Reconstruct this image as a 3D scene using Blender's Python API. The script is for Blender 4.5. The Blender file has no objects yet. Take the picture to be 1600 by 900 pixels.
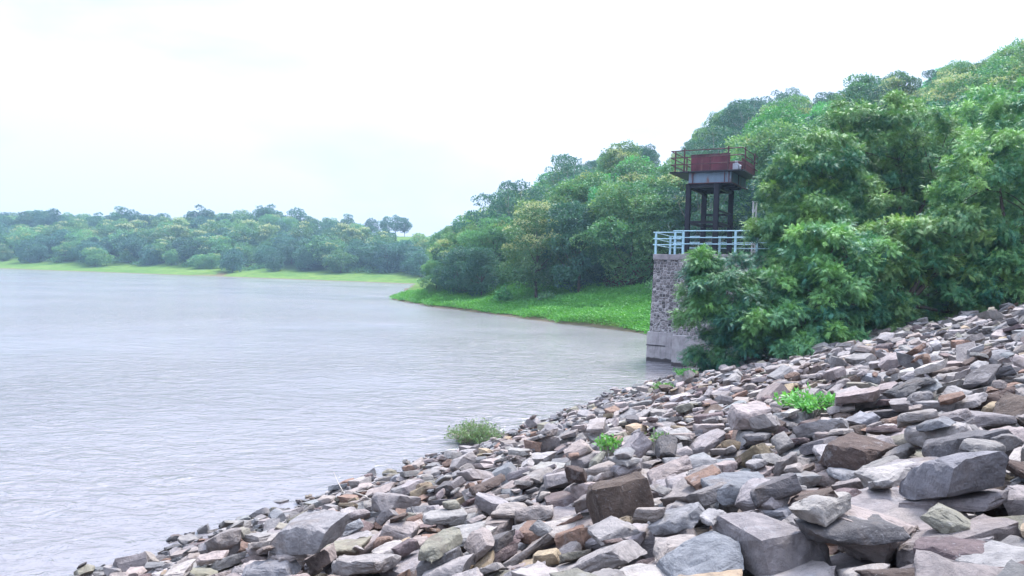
import bpy, bmesh, math, random, time
import numpy as np
from mathutils import Vector, Matrix, noise as mnoise

T0 = time.time()
random.seed(7)
RNG = np.random.default_rng(11)
scene = bpy.context.scene
COL = scene.collection
PI = math.pi

# ------------------------------------------------------------------ camera
F = 1155.0
EYE = 5.0
PITCH = math.atan(23.0 / F)
ROLL = math.radians(1.8)
fwd = Vector((0, math.cos(PITCH), -math.sin(PITCH)))
up0 = Vector((0, math.sin(PITCH), math.cos(PITCH)))
X = Vector((1, 0, 0))
Rv = math.cos(ROLL) * X + math.sin(ROLL) * up0
Uv = -math.sin(ROLL) * X + math.cos(ROLL) * up0
CAM = Vector((0, 0, EYE))
cam = bpy.data.cameras.new('camera')
cam.sensor_width = 36
cam.lens = F / 1600 * 36
cam.clip_start = 0.1
cam.clip_end = 5000
camo = bpy.data.objects.new('camera', cam)
COL.objects.link(camo)
M = Matrix((Rv, Uv, -fwd)).transposed().to_4x4()
M.translation = CAM
camo.matrix_world = M
scene.camera = camo


def project(p):
    q = Vector(p) - CAM
    d = q.dot(fwd)
    if d < 0.05:
        return (-9999, -9999, d)
    return (800 + F * q.dot(Rv) / d, 450 - F * q.dot(Uv) / d, d)


def ray(px, py):
    return (fwd + Rv * ((px - 800) / F) - Uv * ((py - 450) / F))


# ------------------------------------------------------------------ layout
TH = math.radians(30.4)
U2 = np.array([math.sin(TH), math.cos(TH)])       # along the dam, away from the camera
V2 = np.array([math.cos(TH), -math.sin(TH)])      # up the dam slope
SL = 0.30
GZ = 3.54                                          # slope height under the camera
ANG = math.atan(SL)


def slope_hit(px, py, lift=0.0):
    r = ray(px, py)
    # z = GZ + SL*(v.p) ; z = EYE + r.z t
    k = r.z - SL * (V2[0] * r.x + V2[1] * r.y)
    t = (GZ + lift - EYE) / k
    return CAM + r * t


def smin(a, b, k):
    h = np.clip(0.5 + 0.5 * (b - a) / k, 0, 1)
    return b * (1 - h) + a * h - k * h * (1 - h)


def vnoise(x, y, seed=0):
    # smooth value noise, numpy
    xi = np.floor(x).astype(np.int64); yi = np.floor(y).astype(np.int64)
    fx = x - xi; fy = y - yi
    fx = fx * fx * (3 - 2 * fx); fy = fy * fy * (3 - 2 * fy)

    def h(a, b):
        n = (a * 374761393 + b * 668265263 + seed * 974634777) & 0x7fffffff
        n = ((n ^ (n >> 13)) * 1274126177) & 0x7fffffff
        return ((n ^ (n >> 16)) & 0xffff) / 65535.0
    return (h(xi, yi) * (1 - fx) * (1 - fy) + h(xi + 1, yi) * fx * (1 - fy)
            + h(xi, yi + 1) * (1 - fx) * fy + h(xi + 1, yi + 1) * fx * fy) * 2 - 1


def q_near(x, y):
    qa = 0.85 * (x - 12) + 0.53 * (y - 67)
    qb = (x + 17.4 + 0.115 * (y - 115)) * 1.15
    q = smin(qa, qb, 8.0) + 1.2
    return q + vnoise(x / 7, y / 7, 3) * 1.0 + vnoise(x / 2.2, y / 2.2, 4) * 0.3


def q_far(x, y):
    q = 0.277 * (x + 222) + 0.961 * (y - 321)
    gully = 9.0 * np.exp(-((x + 122 - 0.2 * (y - 295)) / 5.0) ** 2)
    return q - gully + vnoise(x / 22, y / 22, 5) * 3 + vnoise(x / 8, y / 8, 6) * 1.0


def terrain(x, y):
    x = np.asarray(x, float); y = np.asarray(y, float)
    q = q_near(x, y)
    zn = np.where(q < 0, np.maximum(0.25 * q, -3),
         np.where(q < 14, 0.20 * q,
         np.where(q < 60, 2.8 + 0.51 * (q - 14), 26.3 + 14 * (1 - np.exp(-(q - 60) / 40)))))
    zn = zn + np.clip(q - 6, 0, 1) * vnoise(x / 15, y / 15, 8) * 0.8
    qf = q_far(x, y)
    lat = x / np.maximum(y, 1)
    cap = 24 + 4 * vnoise(x / 60, y / 60, 9)
    zf = np.where(qf < 0, np.maximum(0.1 * qf, -3), np.where(qf < 28, 0.115 * qf, 3.22 + 0.27 * (qf - 28)))
    zf = smin(zf, cap, 8)
    z = np.maximum(zn, zf)
    s = V2[0] * x + V2[1] * y
    a = U2[0] * x + U2[1] * y
    dam = np.minimum(GZ + SL * s, 7.2)
    dam = np.where(s > 18, np.maximum(7.2 - 0.45 * (s - 18), 1.5), dam)
    # ground downstream and behind is dry land
    dam = np.maximum(dam, -3)
    dam = np.where(a > 75, dam - (a - 75) * 0.6, dam)
    z = np.maximum(z, dam)
    return z


def tz(x, y):
    return float(terrain(np.array([x]), np.array([y]))[0])


# ------------------------------------------------------------------ helpers
def tag(o, label=None, cat=None, group=None, kind=None):
    if label: o['label'] = label
    if cat: o['category'] = cat
    if group: o['group'] = group
    if kind: o['kind'] = kind
    return o


def link(name, me, mat=None, parent=None):
    if mat is not None and not me.materials:
        me.materials.append(mat)
    o = bpy.data.objects.new(name, me)
    COL.objects.link(o)
    if parent is not None:
        o.parent = parent
    return o


def empty(name, loc, rz=0.0):
    o = bpy.data.objects.new(name, None)
    COL.objects.link(o)
    o.empty_display_size = 0.3
    o.location = loc
    o.rotation_euler = (0, 0, rz)
    return o


def mesh_np(name, verts, faces, attrs=None, smooth=False):
    """faces: (n,k) int array with constant k; attrs: {name: (nverts,) or (nverts,3/4)}"""
    verts = np.asarray(verts, np.float32); faces = np.asarray(faces, np.int32)
    me = bpy.data.meshes.new(name)
    nv = len(verts); nf, k = faces.shape
    me.vertices.add(nv)
    me.vertices.foreach_set('co', verts.ravel())
    me.loops.add(nf * k)
    me.loops.foreach_set('vertex_index', faces.ravel())
    me.polygons.add(nf)
    me.polygons.foreach_set('loop_start', np.arange(nf, dtype=np.int32) * k)
    if smooth:
        me.polygons.foreach_set('use_smooth', np.ones(nf, bool))
    else:
        me.polygons.foreach_set('use_smooth', np.zeros(nf, bool))
    me.update(calc_edges=True)
    for an, av in (attrs or {}).items():
        av = np.asarray(av, np.float32)
        if av.ndim == 1:
            at = me.attributes.new(an, 'FLOAT', 'POINT'); at.data.foreach_set('value', av)
        else:
            if av.shape[1] == 3:
                av = np.concatenate([av, np.ones((len(av), 1), np.float32)], 1)
            at = me.attributes.new(an, 'FLOAT_COLOR', 'POINT'); at.data.foreach_set('color', av.ravel())
    return me


class MB:
    """collects boxes, bars and tubes into one mesh"""
    def __init__(s):
        s.v = []; s.f = []

    def add(s, vs, fs):
        b = len(s.v)
        s.v += [tuple(v) for v in vs]
        s.f += [tuple(i + b for i in f) for f in fs]

    def hexa(s, c):
        s.add(c, [(0, 3, 2, 1), (4, 5, 6, 7), (0, 1, 5, 4), (1, 2, 6, 5), (2, 3, 7, 6), (3, 0, 4, 7)])

    def box(s, x0, x1, y0, y1, z0, z1, fn=None):
        c = [(x0, y0, z0), (x1, y0, z0), (x1, y1, z0), (x0, y1, z0), (x0, y0, z1), (x1, y0, z1), (x1, y1, z1), (x0, y1, z1)]
        s.hexa([fn(*p) if fn else p for p in c])

    def tube(s, pts, r, n=8, cap=True):
        pts = [Vector(p) for p in pts]
        rs = r if isinstance(r, (list, tuple)) else [r] * len(pts)
        b = len(s.v)
        prev = None
        for i, p in enumerate(pts):
            d = (pts[min(i + 1, len(pts) - 1)] - pts[max(i - 1, 0)]).normalized()
            if prev is None:
                a = d.orthogonal().normalized()
            else:
                a = (prev - d * prev.dot(d)).normalized()
            prev = a
            c = d.cross(a)
            for k in range(n):
                t = 2 * PI * k / n
                s.v.append(tuple(p + (a * math.cos(t) + c * math.sin(t)) * rs[i]))
        for i in range(len(pts) - 1):
            for k in range(n):
                k2 = (k + 1) % n
                s.f.append((b + i * n + k, b + i * n + k2, b + (i + 1) * n + k2, b + (i + 1) * n + k))
        if cap:
            s.f.append(tuple(b + k for k in reversed(range(n))))
            s.f.append(tuple(b + (len(pts) - 1) * n + k for k in range(n)))

    def mesh(s, name, smooth=False):
        me = bpy.data.meshes.new(name)
        me.from_pydata(s.v, [], s.f)
        if smooth:
            me.polygons.foreach_set('use_smooth', np.ones(len(me.polygons), bool))
        me.update()
        return me

    def build(s, name, mat, parent=None, smooth=False, bevel=0.0):
        o = link(name, s.mesh(name, smooth), mat, parent)
        if bevel:
            m = o.modifiers.new('bevel', 'BEVEL'); m.width = bevel; m.segments = 1; m.limit_method = 'ANGLE'
        return o


# ------------------------------------------------------------------ materials
def new_mat(name):
    m = bpy.data.materials.new(name); m.use_nodes = True
    nt = m.node_tree; nt.nodes.clear()
    out = nt.nodes.new('ShaderNodeOutputMaterial')
    return m, nt, out


class NT:
    def __init__(s, nt):
        s.nt = nt

    def n(s, t, **kw):
        nd = s.nt.nodes.new(t)
        for k, v in kw.items():
            if k.startswith('i_'):
                nd.inputs[k[2:].replace('_', ' ')].default_value = v
            else:
                setattr(nd, k, v)
        return nd

    def l(s, a, b):
        s.nt.links.new(a, b)

    def noise(s, vec, scale, detail=4, rough=0.55, dist=0.0):
        nd = s.n('ShaderNodeTexNoise')
        nd.inputs['Scale'].default_value = scale; nd.inputs['Detail'].default_value = detail
        nd.inputs['Roughness'].default_value = rough; nd.inputs['Distortion'].default_value = dist
        if vec is not None: s.l(vec, nd.inputs['Vector'])
        return nd

    def ramp(s, fac, stops):
        r = s.n('ShaderNodeValToRGB')
        e = r.color_ramp.elements
        while len(e) < len(stops): e.new(0.5)
        for el, (p, c) in zip(e, stops):
            el.position = p; el.color = (*c, 1) if len(c) == 3 else c
        s.l(fac, r.inputs[0]); return r

    def mix(s, fac, a, b, blend='MIX'):
        m = s.n('ShaderNodeMix', data_type='RGBA', blend_type=blend)
        for sock, v in ((m.inputs[0], fac), (m.inputs[6], a), (m.inputs[7], b)):
            if hasattr(v, 'is_output') or isinstance(v, bpy.types.NodeSocket): s.l(v, sock)
            elif isinstance(v, (int, float)): sock.default_value = v
            else: sock.default_value = (*v, 1) if len(v) == 3 else v
        return m.outputs[2]

    def math(s, op, a, b=None, c=None, clamp=False):
        m = s.n('ShaderNodeMath', operation=op, use_clamp=clamp)
        for i, v in enumerate((a, b, c)):
            if v is None: continue
            if isinstance(v, bpy.types.NodeSocket): s.l(v, m.inputs[i])
            else: m.inputs[i].default_value = v
        return m.outputs[0]


def leaf_material(name, base, alt, blossom=None, trans=0.3, rough=0.5, spec=0.35):
    m, nt, out = new_mat(name); g = NT(nt)
    at = g.n('ShaderNodeAttribute', attribute_name='tint')
    oi = g.n('ShaderNodeObjectInfo')
    c = g.mix(at.outputs['Fac'], base, alt)
    # object-to-object variation of leaf colour
    hs = g.n('ShaderNodeHueSaturation')
    g.l(c, hs.inputs['Color'])
    hv = g.math('MULTIPLY_ADD', oi.outputs['Random'], 0.05, 0.475)
    g.l(hv, hs.inputs['Hue'])
    r2 = g.math('FRACT', g.math('MULTIPLY', oi.outputs['Random'], 7.31))
    g.l(g.math('MULTIPLY_ADD', r2, 0.5, 0.75), hs.inputs['Value'])
    c = hs.outputs['Color']
    if blossom:
        ab = g.n('ShaderNodeAttribute', attribute_name='blossom')
        c = g.mix(ab.outputs['Fac'], c, blossom)
    p = g.n('ShaderNodeBsdfPrincipled')
    g.l(c, p.inputs['Base Color'])
    p.inputs['Roughness'].default_value = rough
    p.inputs['Specular IOR Level'].default_value = spec
    tr = g.n('ShaderNodeBsdfTranslucent')
    tc = g.mix(1.0, c, (1.15, 1.2, 0.6), 'MULTIPLY')
    g.l(tc, tr.inputs['Color'])
    mx = g.n('ShaderNodeMixShader'); mx.inputs[0].default_value = trans
    g.l(p.outputs[0], mx.inputs[1]); g.l(tr.outputs[0], mx.inputs[2])
    g.l(mx.outputs[0], out.inputs[0])
    return m


def simple(name, col, rough=0.7, noise_scale=6, var=0.3, bump=0.2, bscale=30, metal=0.0, second=None, thr=(0.45, 0.6), streak=False):
    m, nt, out = new_mat(name); g = NT(nt)
    tc = g.n('ShaderNodeNewGeometry')
    vec = tc.outputs['Position']
    if streak:
        mp = g.n('ShaderNodeMapping'); mp.inputs['Scale'].default_value = (1, 1, 0.25); g.l(vec, mp.inputs['Vector']); vec = mp.outputs[0]
    n1 = g.noise(vec, noise_scale, 6, 0.6)
    lo = tuple(c * (1 - var) for c in col); hi = tuple(min(1, c * (1 + var)) for c in col)
    c = g.ramp(n1.outputs['Fac'], [(0.3, lo), (0.7, hi)]).outputs[0]
    if second:
        n2 = g.noise(vec, noise_scale * 0.8, 8, 0.65)
        n2.inputs['Distortion'].default_value = 0.6
        f = g.ramp(n2.outputs['Fac'], [(thr[0], (0, 0, 0)), (thr[1], (1, 1, 1))]).outputs[0]
        c = g.mix(f, c, second)
    p = g.n('ShaderNodeBsdfPrincipled')
    g.l(c, p.inputs['Base Color'])
    p.inputs['Roughness'].default_value = rough; p.inputs['Metallic'].default_value = metal
    p.inputs['Specular IOR Level'].default_value = 0.3
    if bump:
        n3 = g.noise(tc.outputs['Position'], bscale, 5, 0.6)
        b = g.n('ShaderNodeBump'); b.inputs['Strength'].default_value = bump; b.inputs['Distance'].default_value = 0.02
        g.l(n3.outputs['Fac'], b.inputs['Height']); g.l(b.outputs[0], p.inputs['Normal'])
    g.l(p.outputs[0], out.inputs[0])
    return m


def rock_material():
    m, nt, out = new_mat('quarried_stone'); g = NT(nt)
    geo = g.n('ShaderNodeNewGeometry'); P = geo.outputs['Position']
    at = g.n('ShaderNodeAttribute', attribute_name='stone')
    c = at.outputs['Color']
    # weathering: fine mottling, pale mineral flecks, ochre staining
    nA = g.noise(P, 9, 6, 0.65)
    v = g.ramp(nA.outputs['Fac'], [(0.28, (0.62, 0.62, 0.64)), (0.5, (1, 1, 1)), (0.74, (1.32, 1.3, 1.28))])
    c = g.mix(1.0, c, v.outputs[0], 'MULTIPLY')
    nB = g.noise(P, 2.6, 5, 0.6, 0.8)
    f = g.ramp(nB.outputs['Fac'], [(0.56, (0, 0, 0)), (0.70, (0.55, 0.55, 0.55))]).outputs[0]
    c = g.mix(f, c, (0.165, 0.125, 0.10))
    nC = g.noise(P, 55, 3, 0.6)
    f = g.ramp(nC.outputs['Fac'], [(0.62, (0, 0, 0)), (0.72, (0.5, 0.5, 0.5))]).outputs[0]
    c = g.mix(f, c, (0.27, 0.26, 0.26))
    nD = g.noise(P, 5.5, 7, 0.7, 0.4)
    f = g.ramp(nD.outputs['Fac'], [(0.60, (0, 0, 0)), (0.66, (0.35, 0.35, 0.35))]).outputs[0]
    c = g.mix(f, c, (0.29, 0.28, 0.285))
    # dark speckle and pits, then the wet, algae-dark band at the waterline
    nE = g.noise(P, 90, 4, 0.7)
    f = g.ramp(nE.outputs['Fac'], [(0.30, (0.6, 0.6, 0.6)), (0.40, (0, 0, 0))]).outputs[0]
    c = g.mix(f, c, (0.04, 0.036, 0.036))
    sepz = g.n('ShaderNodeSeparateXYZ'); g.l(P, sepz.inputs[0])
    wet = g.ramp(g.math('ADD', sepz.outputs['Z'], g.math('MULTIPLY', nB.outputs['Fac'], 0.3)), [(0.22, (1, 1, 1)), (0.40, (0, 0, 0))]).outputs[0]
    c = g.mix(g.math('MULTIPLY', wet, 0.62), c, (0.045, 0.042, 0.04))
    p = g.n('ShaderNodeBsdfPrincipled')
    g.l(c, p.inputs['Base Color'])
    g.l(g.math('MULTIPLY_ADD', wet, -0.45, 0.82), p.inputs['Roughness']); p.inputs['Specular IOR Level'].default_value = 0.25
    n1 = g.noise(P, 7, 8, 0.66, 0.5); n2 = g.noise(P, 34, 8, 0.75)
    h = g.math('ADD', n1.outputs['Fac'], g.math('MULTIPLY', n2.outputs['Fac'], 0.34))
    b = g.n('ShaderNodeBump'); b.inputs['Strength'].default_value = 0.9; b.inputs['Distance'].default_value = 0.06
    g.l(h, b.inputs['Height']); g.l(b.outputs[0], p.inputs['Normal'])
    g.l(p.outputs[0], out.inputs[0])
    return m


def masonry_material():
    m, nt, out = new_mat('rubble_masonry'); g = NT(nt)
    tcn = g.n('ShaderNodeTexCoord')
    mp = g.n('ShaderNodeMapping'); mp.inputs['Scale'].default_value = (1, 1, 1.25)
    g.l(tcn.outputs['Object'], mp.inputs['Vector'])
    wn = g.noise(mp.outputs[0], 3.0, 3)
    w = g.n('ShaderNodeVectorMath', operation='MULTIPLY_ADD')
    g.l(wn.outputs['Color'], w.inputs[0]); w.inputs[1].default_value = (0.16, 0.16, 0.16); g.l(mp.outputs[0], w.inputs[2])
    vo = g.n('ShaderNodeTexVoronoi', feature='DISTANCE_TO_EDGE'); vo.inputs['Scale'].default_value = 4.6
    vo.inputs['Randomness'].default_value = 0.62
    g.l(w.outputs[0], vo.inputs['Vector'])
    vc = g.n('ShaderNodeTexVoronoi', feature='F1'); vc.inputs['Scale'].default_value = 4.6
    vc.inputs['Randomness'].default_value = 0.62
    g.l(w.outputs[0], vc.inputs['Vector'])
    bw = g.n('ShaderNodeRGBToBW'); g.l(vc.outputs['Color'], bw.inputs[0])
    st = g.ramp(bw.outputs[0], [(0.1, (0.075, 0.07, 0.07)), (0.4, (0.17, 0.155, 0.155)), (0.75, (0.29, 0.265, 0.26)), (1.0, (0.42, 0.39, 0.38))])
    n5 = g.noise(tcn.outputs['Object'], 14, 5)
    sc = g.mix(0.55, st.outputs[0], g.ramp(n5.outputs['Fac'], [(0.3, (0.35, 0.33, 0.34)), (0.75, (1.6, 1.55, 1.5))]).outputs[0], 'MULTIPLY')
    fm = g.ramp(vo.outputs['Distance'], [(0.05, (1, 1, 1)), (0.10, (0, 0, 0))]).outputs[0]
    mort = g.mix(0.5, (0.46, 0.43, 0.42), g.ramp(g.noise(tcn.outputs['Object'], 2, 4).outputs['Fac'], [(0.35, (0.4, 0.38, 0.38)), (0.65, (1.2, 1.2, 1.2))]).outputs[0], 'MULTIPLY')
    c = g.mix(fm, sc, mort)
    p = g.n('ShaderNodeBsdfPrincipled'); g.l(c, p.inputs['Base Color']); p.inputs['Roughness'].default_value = 0.9
    b = g.n('ShaderNodeBump'); b.inputs['Strength'].default_value = 0.9; b.inputs['Distance'].default_value = 0.08
    hh = g.math('ADD', g.ramp(vo.outputs['Distance'], [(0.0, (0, 0, 0)), (0.2, (1, 1, 1))]).outputs[0], g.math('MULTIPLY', n5.outputs['Fac'], 0.4))
    g.l(hh, b.inputs['Height']); g.l(b.outputs[0], p.inputs['Normal'])
    g.l(p.outputs[0], out.inputs[0])
    return m


def plinth_material():
    m, nt, out = new_mat('weathered_concrete'); g = NT(nt)
    geo = g.n('ShaderNodeNewGeometry'); P = geo.outputs['Position']
    n1 = g.noise(P, 2.2, 7, 0.65)
    c = g.ramp(n1.outputs['Fac'], [(0.3, (0.24, 0.215, 0.215)), (0.5, (0.34, 0.31, 0.305)), (0.72, (0.42, 0.39, 0.38))]).outputs[0]
    mp = g.n('ShaderNodeMapping'); mp.inputs['Scale'].default_value = (3, 3, 0.3); g.l(P, mp.inputs[0])
    n2 = g.noise(mp.outputs[0], 2.5, 6, 0.6)
    f = g.ramp(n2.outputs['Fac'], [(0.55, (0, 0, 0)), (0.7, (0.5, 0.5, 0.5))]).outputs[0]
    c = g.mix(f, c, (0.13, 0.12, 0.12))
    sep = g.n('ShaderNodeSeparateXYZ'); g.l(P, sep.inputs[0])
    zz = g.math('ADD', sep.outputs['Z'], g.math('MULTIPLY', g.noise(P, 3.5, 4).outputs['Fac'], 0.22))
    f = g.ramp(zz, [(0.30, (1, 1, 1)), (0.36, (0, 0, 0))]).outputs[0]       # wet, algae-dark foot
    c = g.mix(f, c, (0.055, 0.045, 0.045))
    p = g.n('ShaderNodeBsdfPrincipled'); g.l(c, p.inputs['Base Color']); p.inputs['Roughness'].default_value = 0.85
    b = g.n('ShaderNodeBump'); b.inputs['Strength'].default_value = 0.4; b.inputs['Distance'].default_value = 0.03
    g.l(g.noise(P, 12, 6).outputs['Fac'], b.inputs['Height']); g.l(b.outputs[0], p.inputs['Normal'])
    g.l(p.outputs[0], out.inputs[0])
    return m


def ground_material():
    m, nt, out = new_mat('ground'); g = NT(nt)
    geo = g.n('ShaderNodeNewGeometry'); P = geo.outputs['Position']
    at = g.n('ShaderNodeAttribute', attribute_name='cover')
    sp = g.n('ShaderNodeSeparateColor'); g.l(at.outputs['Color'], sp.inputs[0])
    n1 = g.noise(P, 0.35, 6, 0.6); n2 = g.noise(P, 3.0, 5, 0.6); n3 = g.noise(P, 0.06, 4, 0.5)
    wood = g.ramp(n1.outputs['Fac'], [(0.3, (0.018, 0.035, 0.014)), (0.7, (0.04, 0.075, 0.025))]).outputs[0]
    gr = g.ramp(n1.outputs['Fac'], [(0.3, (0.055, 0.115, 0.022)), (0.5, (0.085, 0.155, 0.03)), (0.72, (0.125, 0.19, 0.045))]).outputs[0]
    gr = g.mix(0.6, gr, g.ramp(n3.outputs['Fac'], [(0.35, (0.7, 0.85, 0.7)), (0.65, (1.25, 1.1, 1.1))]).outputs[0], 'MULTIPLY')
    ea = g.ramp(n2.outputs['Fac'], [(0.3, (0.10, 0.05, 0.035)), (0.7, (0.24, 0.13, 0.095))]).outputs[0]
    rb = g.ramp(n2.outputs['Fac'], [(0.3, (0.035, 0.032, 0.032)), (0.7, (0.11, 0.10, 0.10))]).outputs[0]
    c = g.mix(sp.outputs[0], wood, gr)
    c = g.mix(sp.outputs[1], c, ea)
    c = g.mix(sp.outputs[2], c, rb)
    sep = g.n('ShaderNodeSeparateXYZ'); g.l(P, sep.inputs[0])
    f = g.ramp(g.math('ADD', sep.outputs['Z'], g.math('MULTIPLY', n1.outputs['Fac'], 0.25)), [(0.28, (1, 1, 1)), (0.42, (0, 0, 0))]).outputs[0]
    mud = g.mix(sp.outputs[2], (0.13, 0.11, 0.075), rb)
    c = g.mix(f, c, mud)
    p = g.n('ShaderNodeBsdfPrincipled'); g.l(c, p.inputs['Base Color']); p.inputs['Roughness'].default_value = 0.95
    p.inputs['Specular IOR Level'].default_value = 0.1
    b = g.n('ShaderNodeBump'); b.inputs['Strength'].default_value = 0.8; b.inputs['Distance'].default_value = 0.3
    g.l(n2.outputs['Fac'], b.inputs['Height']); g.l(b.outputs[0], p.inputs['Normal'])
    g.l(p.outputs[0], out.inputs[0])
    return m


def water_material():
    m, nt, out = new_mat('silty_water'); g = NT(nt)
    geo = g.n('ShaderNodeNewGeometry'); P = geo.outputs['Position']
    mp = g.n('ShaderNodeMapping'); mp.inputs['Rotation'].default_value = (0, 0, math.radians(-8)); mp.inputs['Scale'].default_value = (0.8, 1.3, 1)
    g.l(P, mp.inputs[0])
    nl = g.noise(P, 0.06, 3, 0.5)
    c = g.ramp(nl.outputs['Fac'], [(0.35, (0.160, 0.150, 0.158)), (0.65, (0.198, 0.184, 0.194))]).outputs[0]
    p = g.n('ShaderNodeBsdfPrincipled'); g.l(c, p.inputs['Base Color'])
    p.inputs['Roughness'].default_value = 0.12; p.inputs['IOR'].default_value = 1.45
    a = g.noise(mp.outputs[0], 0.8, 3, 0.6, 0.8)
    a2 = g.noise(mp.outputs[0], 2.3, 4, 0.6, 1.0)
    mp2 = g.n('ShaderNodeMapping'); mp2.inputs['Rotation'].default_value = (0, 0, math.radians(20)); mp2.inputs['Scale'].default_value = (0.7, 1.2, 1)
    g.l(P, mp2.inputs[0])
    a3 = g.noise(mp2.outputs[0], 9.0, 2, 0.5, 0.2)
    gust = g.ramp(g.noise(P, 0.035, 3, 0.5).outputs['Fac'], [(0.38, (0.25, 0.25, 0.25)), (0.62, (1.25, 1.25, 1.25))]).outputs[0]
    h = g.math('ADD', g.math('MULTIPLY', a.outputs['Fac'], 1.0), g.math('MULTIPLY', a2.outputs['Fac'], 0.5))
    h = g.math('ADD', h, g.math('MULTIPLY', a3.outputs['Fac'], 0.05))
    h = g.math('MULTIPLY', h, gust)
    b = g.n('ShaderNodeBump'); b.inputs['Strength'].default_value = 1.0; b.inputs['Distance'].default_value = 0.36
    g.l(h, b.inputs['Height']); g.l(b.outputs[0], p.inputs['Normal'])
    g.l(p.outputs[0], out.inputs[0])
    return m


MAT = {}
MAT['rock'] = rock_material()
MAT['masonry'] = masonry_material()
MAT['plinth'] = plinth_material()
MAT['ground'] = ground_material()
MAT['water'] = water_material()
MAT['concrete'] = simple('grey_concrete', (0.25, 0.225, 0.23), 0.9, 3, 0.3, 0.4, 20)
MAT['blue_paint'] = simple('pale_blue_paint', (0.35, 0.54, 0.61), 0.5, 8, 0.15, 0.1, 40, second=(0.25, 0.12, 0.08), thr=(0.66, 0.72))
MAT['rust_paint'] = simple('rusty_maroon_paint', (0.07, 0.028, 0.036), 0.6, 7, 0.25, 0.1, 40, second=(0.14, 0.06, 0.045), thr=(0.5, 0.7))
MAT['rust_panel'] = simple('rusted_panel', (0.125, 0.036, 0.048), 0.65, 2.2, 0.3, 0.1, 30, second=(0.23, 0.10, 0.09), thr=(0.58, 0.72), streak=True)
MAT['dark_steel'] = simple('dark_bitumen_steel', (0.011, 0.011, 0.018), 0.55, 4, 0.35, 0.15, 30, second=(0.05, 0.022, 0.018), thr=(0.64, 0.74))
MAT['blue_grey_steel'] = simple('blue_grey_steel', (0.14, 0.19, 0.24), 0.6, 3, 0.2, 0.1, 30, second=(0.17, 0.06, 0.035), thr=(0.56, 0.66), streak=True)
MAT['machine_grey'] = simple('machine_grey', (0.42, 0.46, 0.50), 0.5, 6, 0.2, 0.1, 30)
MAT['pole'] = simple('pale_pole', (0.45, 0.43, 0.43), 0.8, 4, 0.2, 0.2, 30)
MAT['bark'] = simple('bark', (0.09, 0.07, 0.058), 0.95, 5, 0.4, 0.8, 14)
MAT['bark_pale'] = simple('pale_bark', (0.18, 0.16, 0.145), 0.95, 3, 0.4, 0.6, 14)
MAT['twig'] = simple('dry_wood', (0.33, 0.29, 0.25), 0.9, 9, 0.3, 0.2, 30)
MAT['neem'] = leaf_material('neem_leaves', (0.036, 0.165, 0.112), (0.25, 0.46, 0.12), trans=0.14, rough=0.42, spec=0.32)
MAT['dark_leaf'] = leaf_material('dark_leaves', (0.040, 0.115, 0.100), (0.085, 0.20, 0.135))
MAT['mid_leaf'] = leaf_material('green_leaves', (0.062, 0.185, 0.10), (0.19, 0.34, 0.13), blossom=(0.36, 0.36, 0.16))
MAT['bright_leaf'] = leaf_material('fresh_leaves', (0.06, 0.25, 0.11), (0.13, 0.38, 0.14))
MAT['blossom_leaf'] = leaf_material('blossoming_leaves', (0.072, 0.18, 0.095), (0.18, 0.31, 0.12), blossom=(0.50, 0.50, 0.29))
MAT['weed'] = leaf_material('weed_leaves', (0.09, 0.32, 0.055), (0.16, 0.44, 0.09), trans=0.35)
MAT['tuft'] = leaf_material('tuft_leaves', (0.075, 0.23, 0.05), (0.17, 0.36, 0.10), trans=0.3)
MAT['grey_weed'] = leaf_material('waterside_weed_leaves', (0.085, 0.19, 0.075), (0.19, 0.31, 0.14), trans=0.3)

# ------------------------------------------------------------------ world, sun
SUN_EL, SUN_AZ = math.radians(64), math.radians(35)     # azimuth clockwise from +Y (ahead), sun ahead-right
w = bpy.data.worlds.new('World'); scene.world = w; w.use_nodes = True
wt = w.node_tree; wt.nodes.clear(); g = NT(wt)
wo = g.n('ShaderNodeOutputWorld'); bg = g.n('ShaderNodeBackground'); bg.inputs['Strength'].default_value = 0.12
sky = g.n('ShaderNodeTexSky', sky_type='NISHITA'); sky.sun_disc = False
sky.sun_elevation = SUN_EL; sky.sun_rotation = SUN_AZ
sky.air_density = 1.0; sky.dust_density = 2.0
tc = g.n('ShaderNodeTexCoord')
mp = g.n('ShaderNodeMapping'); mp.inputs['Scale'].default_value = (1, 1, 3.2); mp.inputs['Location'].default_value = (0.3, 0.1, 0.2)
g.l(tc.outputs['Generated'], mp.inputs[0])
cn = g.noise(mp.outputs[0], 1.7, 6, 0.5, 0.25)
sx = g.n('ShaderNodeSeparateXYZ'); g.l(tc.outputs['Generated'], sx.inputs[0])
cf = g.math('ADD', cn.outputs['Fac'], g.math('MULTIPLY', sx.outputs['X'], 0.16))
cloud = g.ramp(cf, [(0.34, (2.4, 2.95, 4.1)), (0.52, (3.5, 3.95, 5.1))]).outputs[0]
# overcast luminance: about three times brighter overhead than at the horizon, and brighter toward the hidden sun
el = g.math('MAXIMUM', sx.outputs['Z'], 0.0)
dt = g.n('ShaderNodeVectorMath', operation='DOT_PRODUCT'); g.l(tc.outputs['Generated'], dt.inputs[0])
dt.inputs[1].default_value = (math.sin(SUN_AZ) * math.cos(SUN_EL), math.cos(SUN_AZ) * math.cos(SUN_EL), math.sin(SUN_EL))
glow = g.math('POWER', g.math('MAXIMUM', dt.outputs['Value'], 0.0), 5.0)
lum = g.math('ADD', g.math('MULTIPLY_ADD', g.math('POWER', el, 1.6), 2.5, 0.80), g.math('MULTIPLY', glow, 0.9))
cm = g.n('ShaderNodeVectorMath', operation='SCALE'); g.l(cloud, cm.inputs[0]); g.l(lum, cm.inputs['Scale'])
cover = g.ramp(cn.outputs['Fac'], [(0.28, (0.80, 0.80, 0.80)), (0.5, (0.97, 0.97, 0.97))]).outputs[0]
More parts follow.
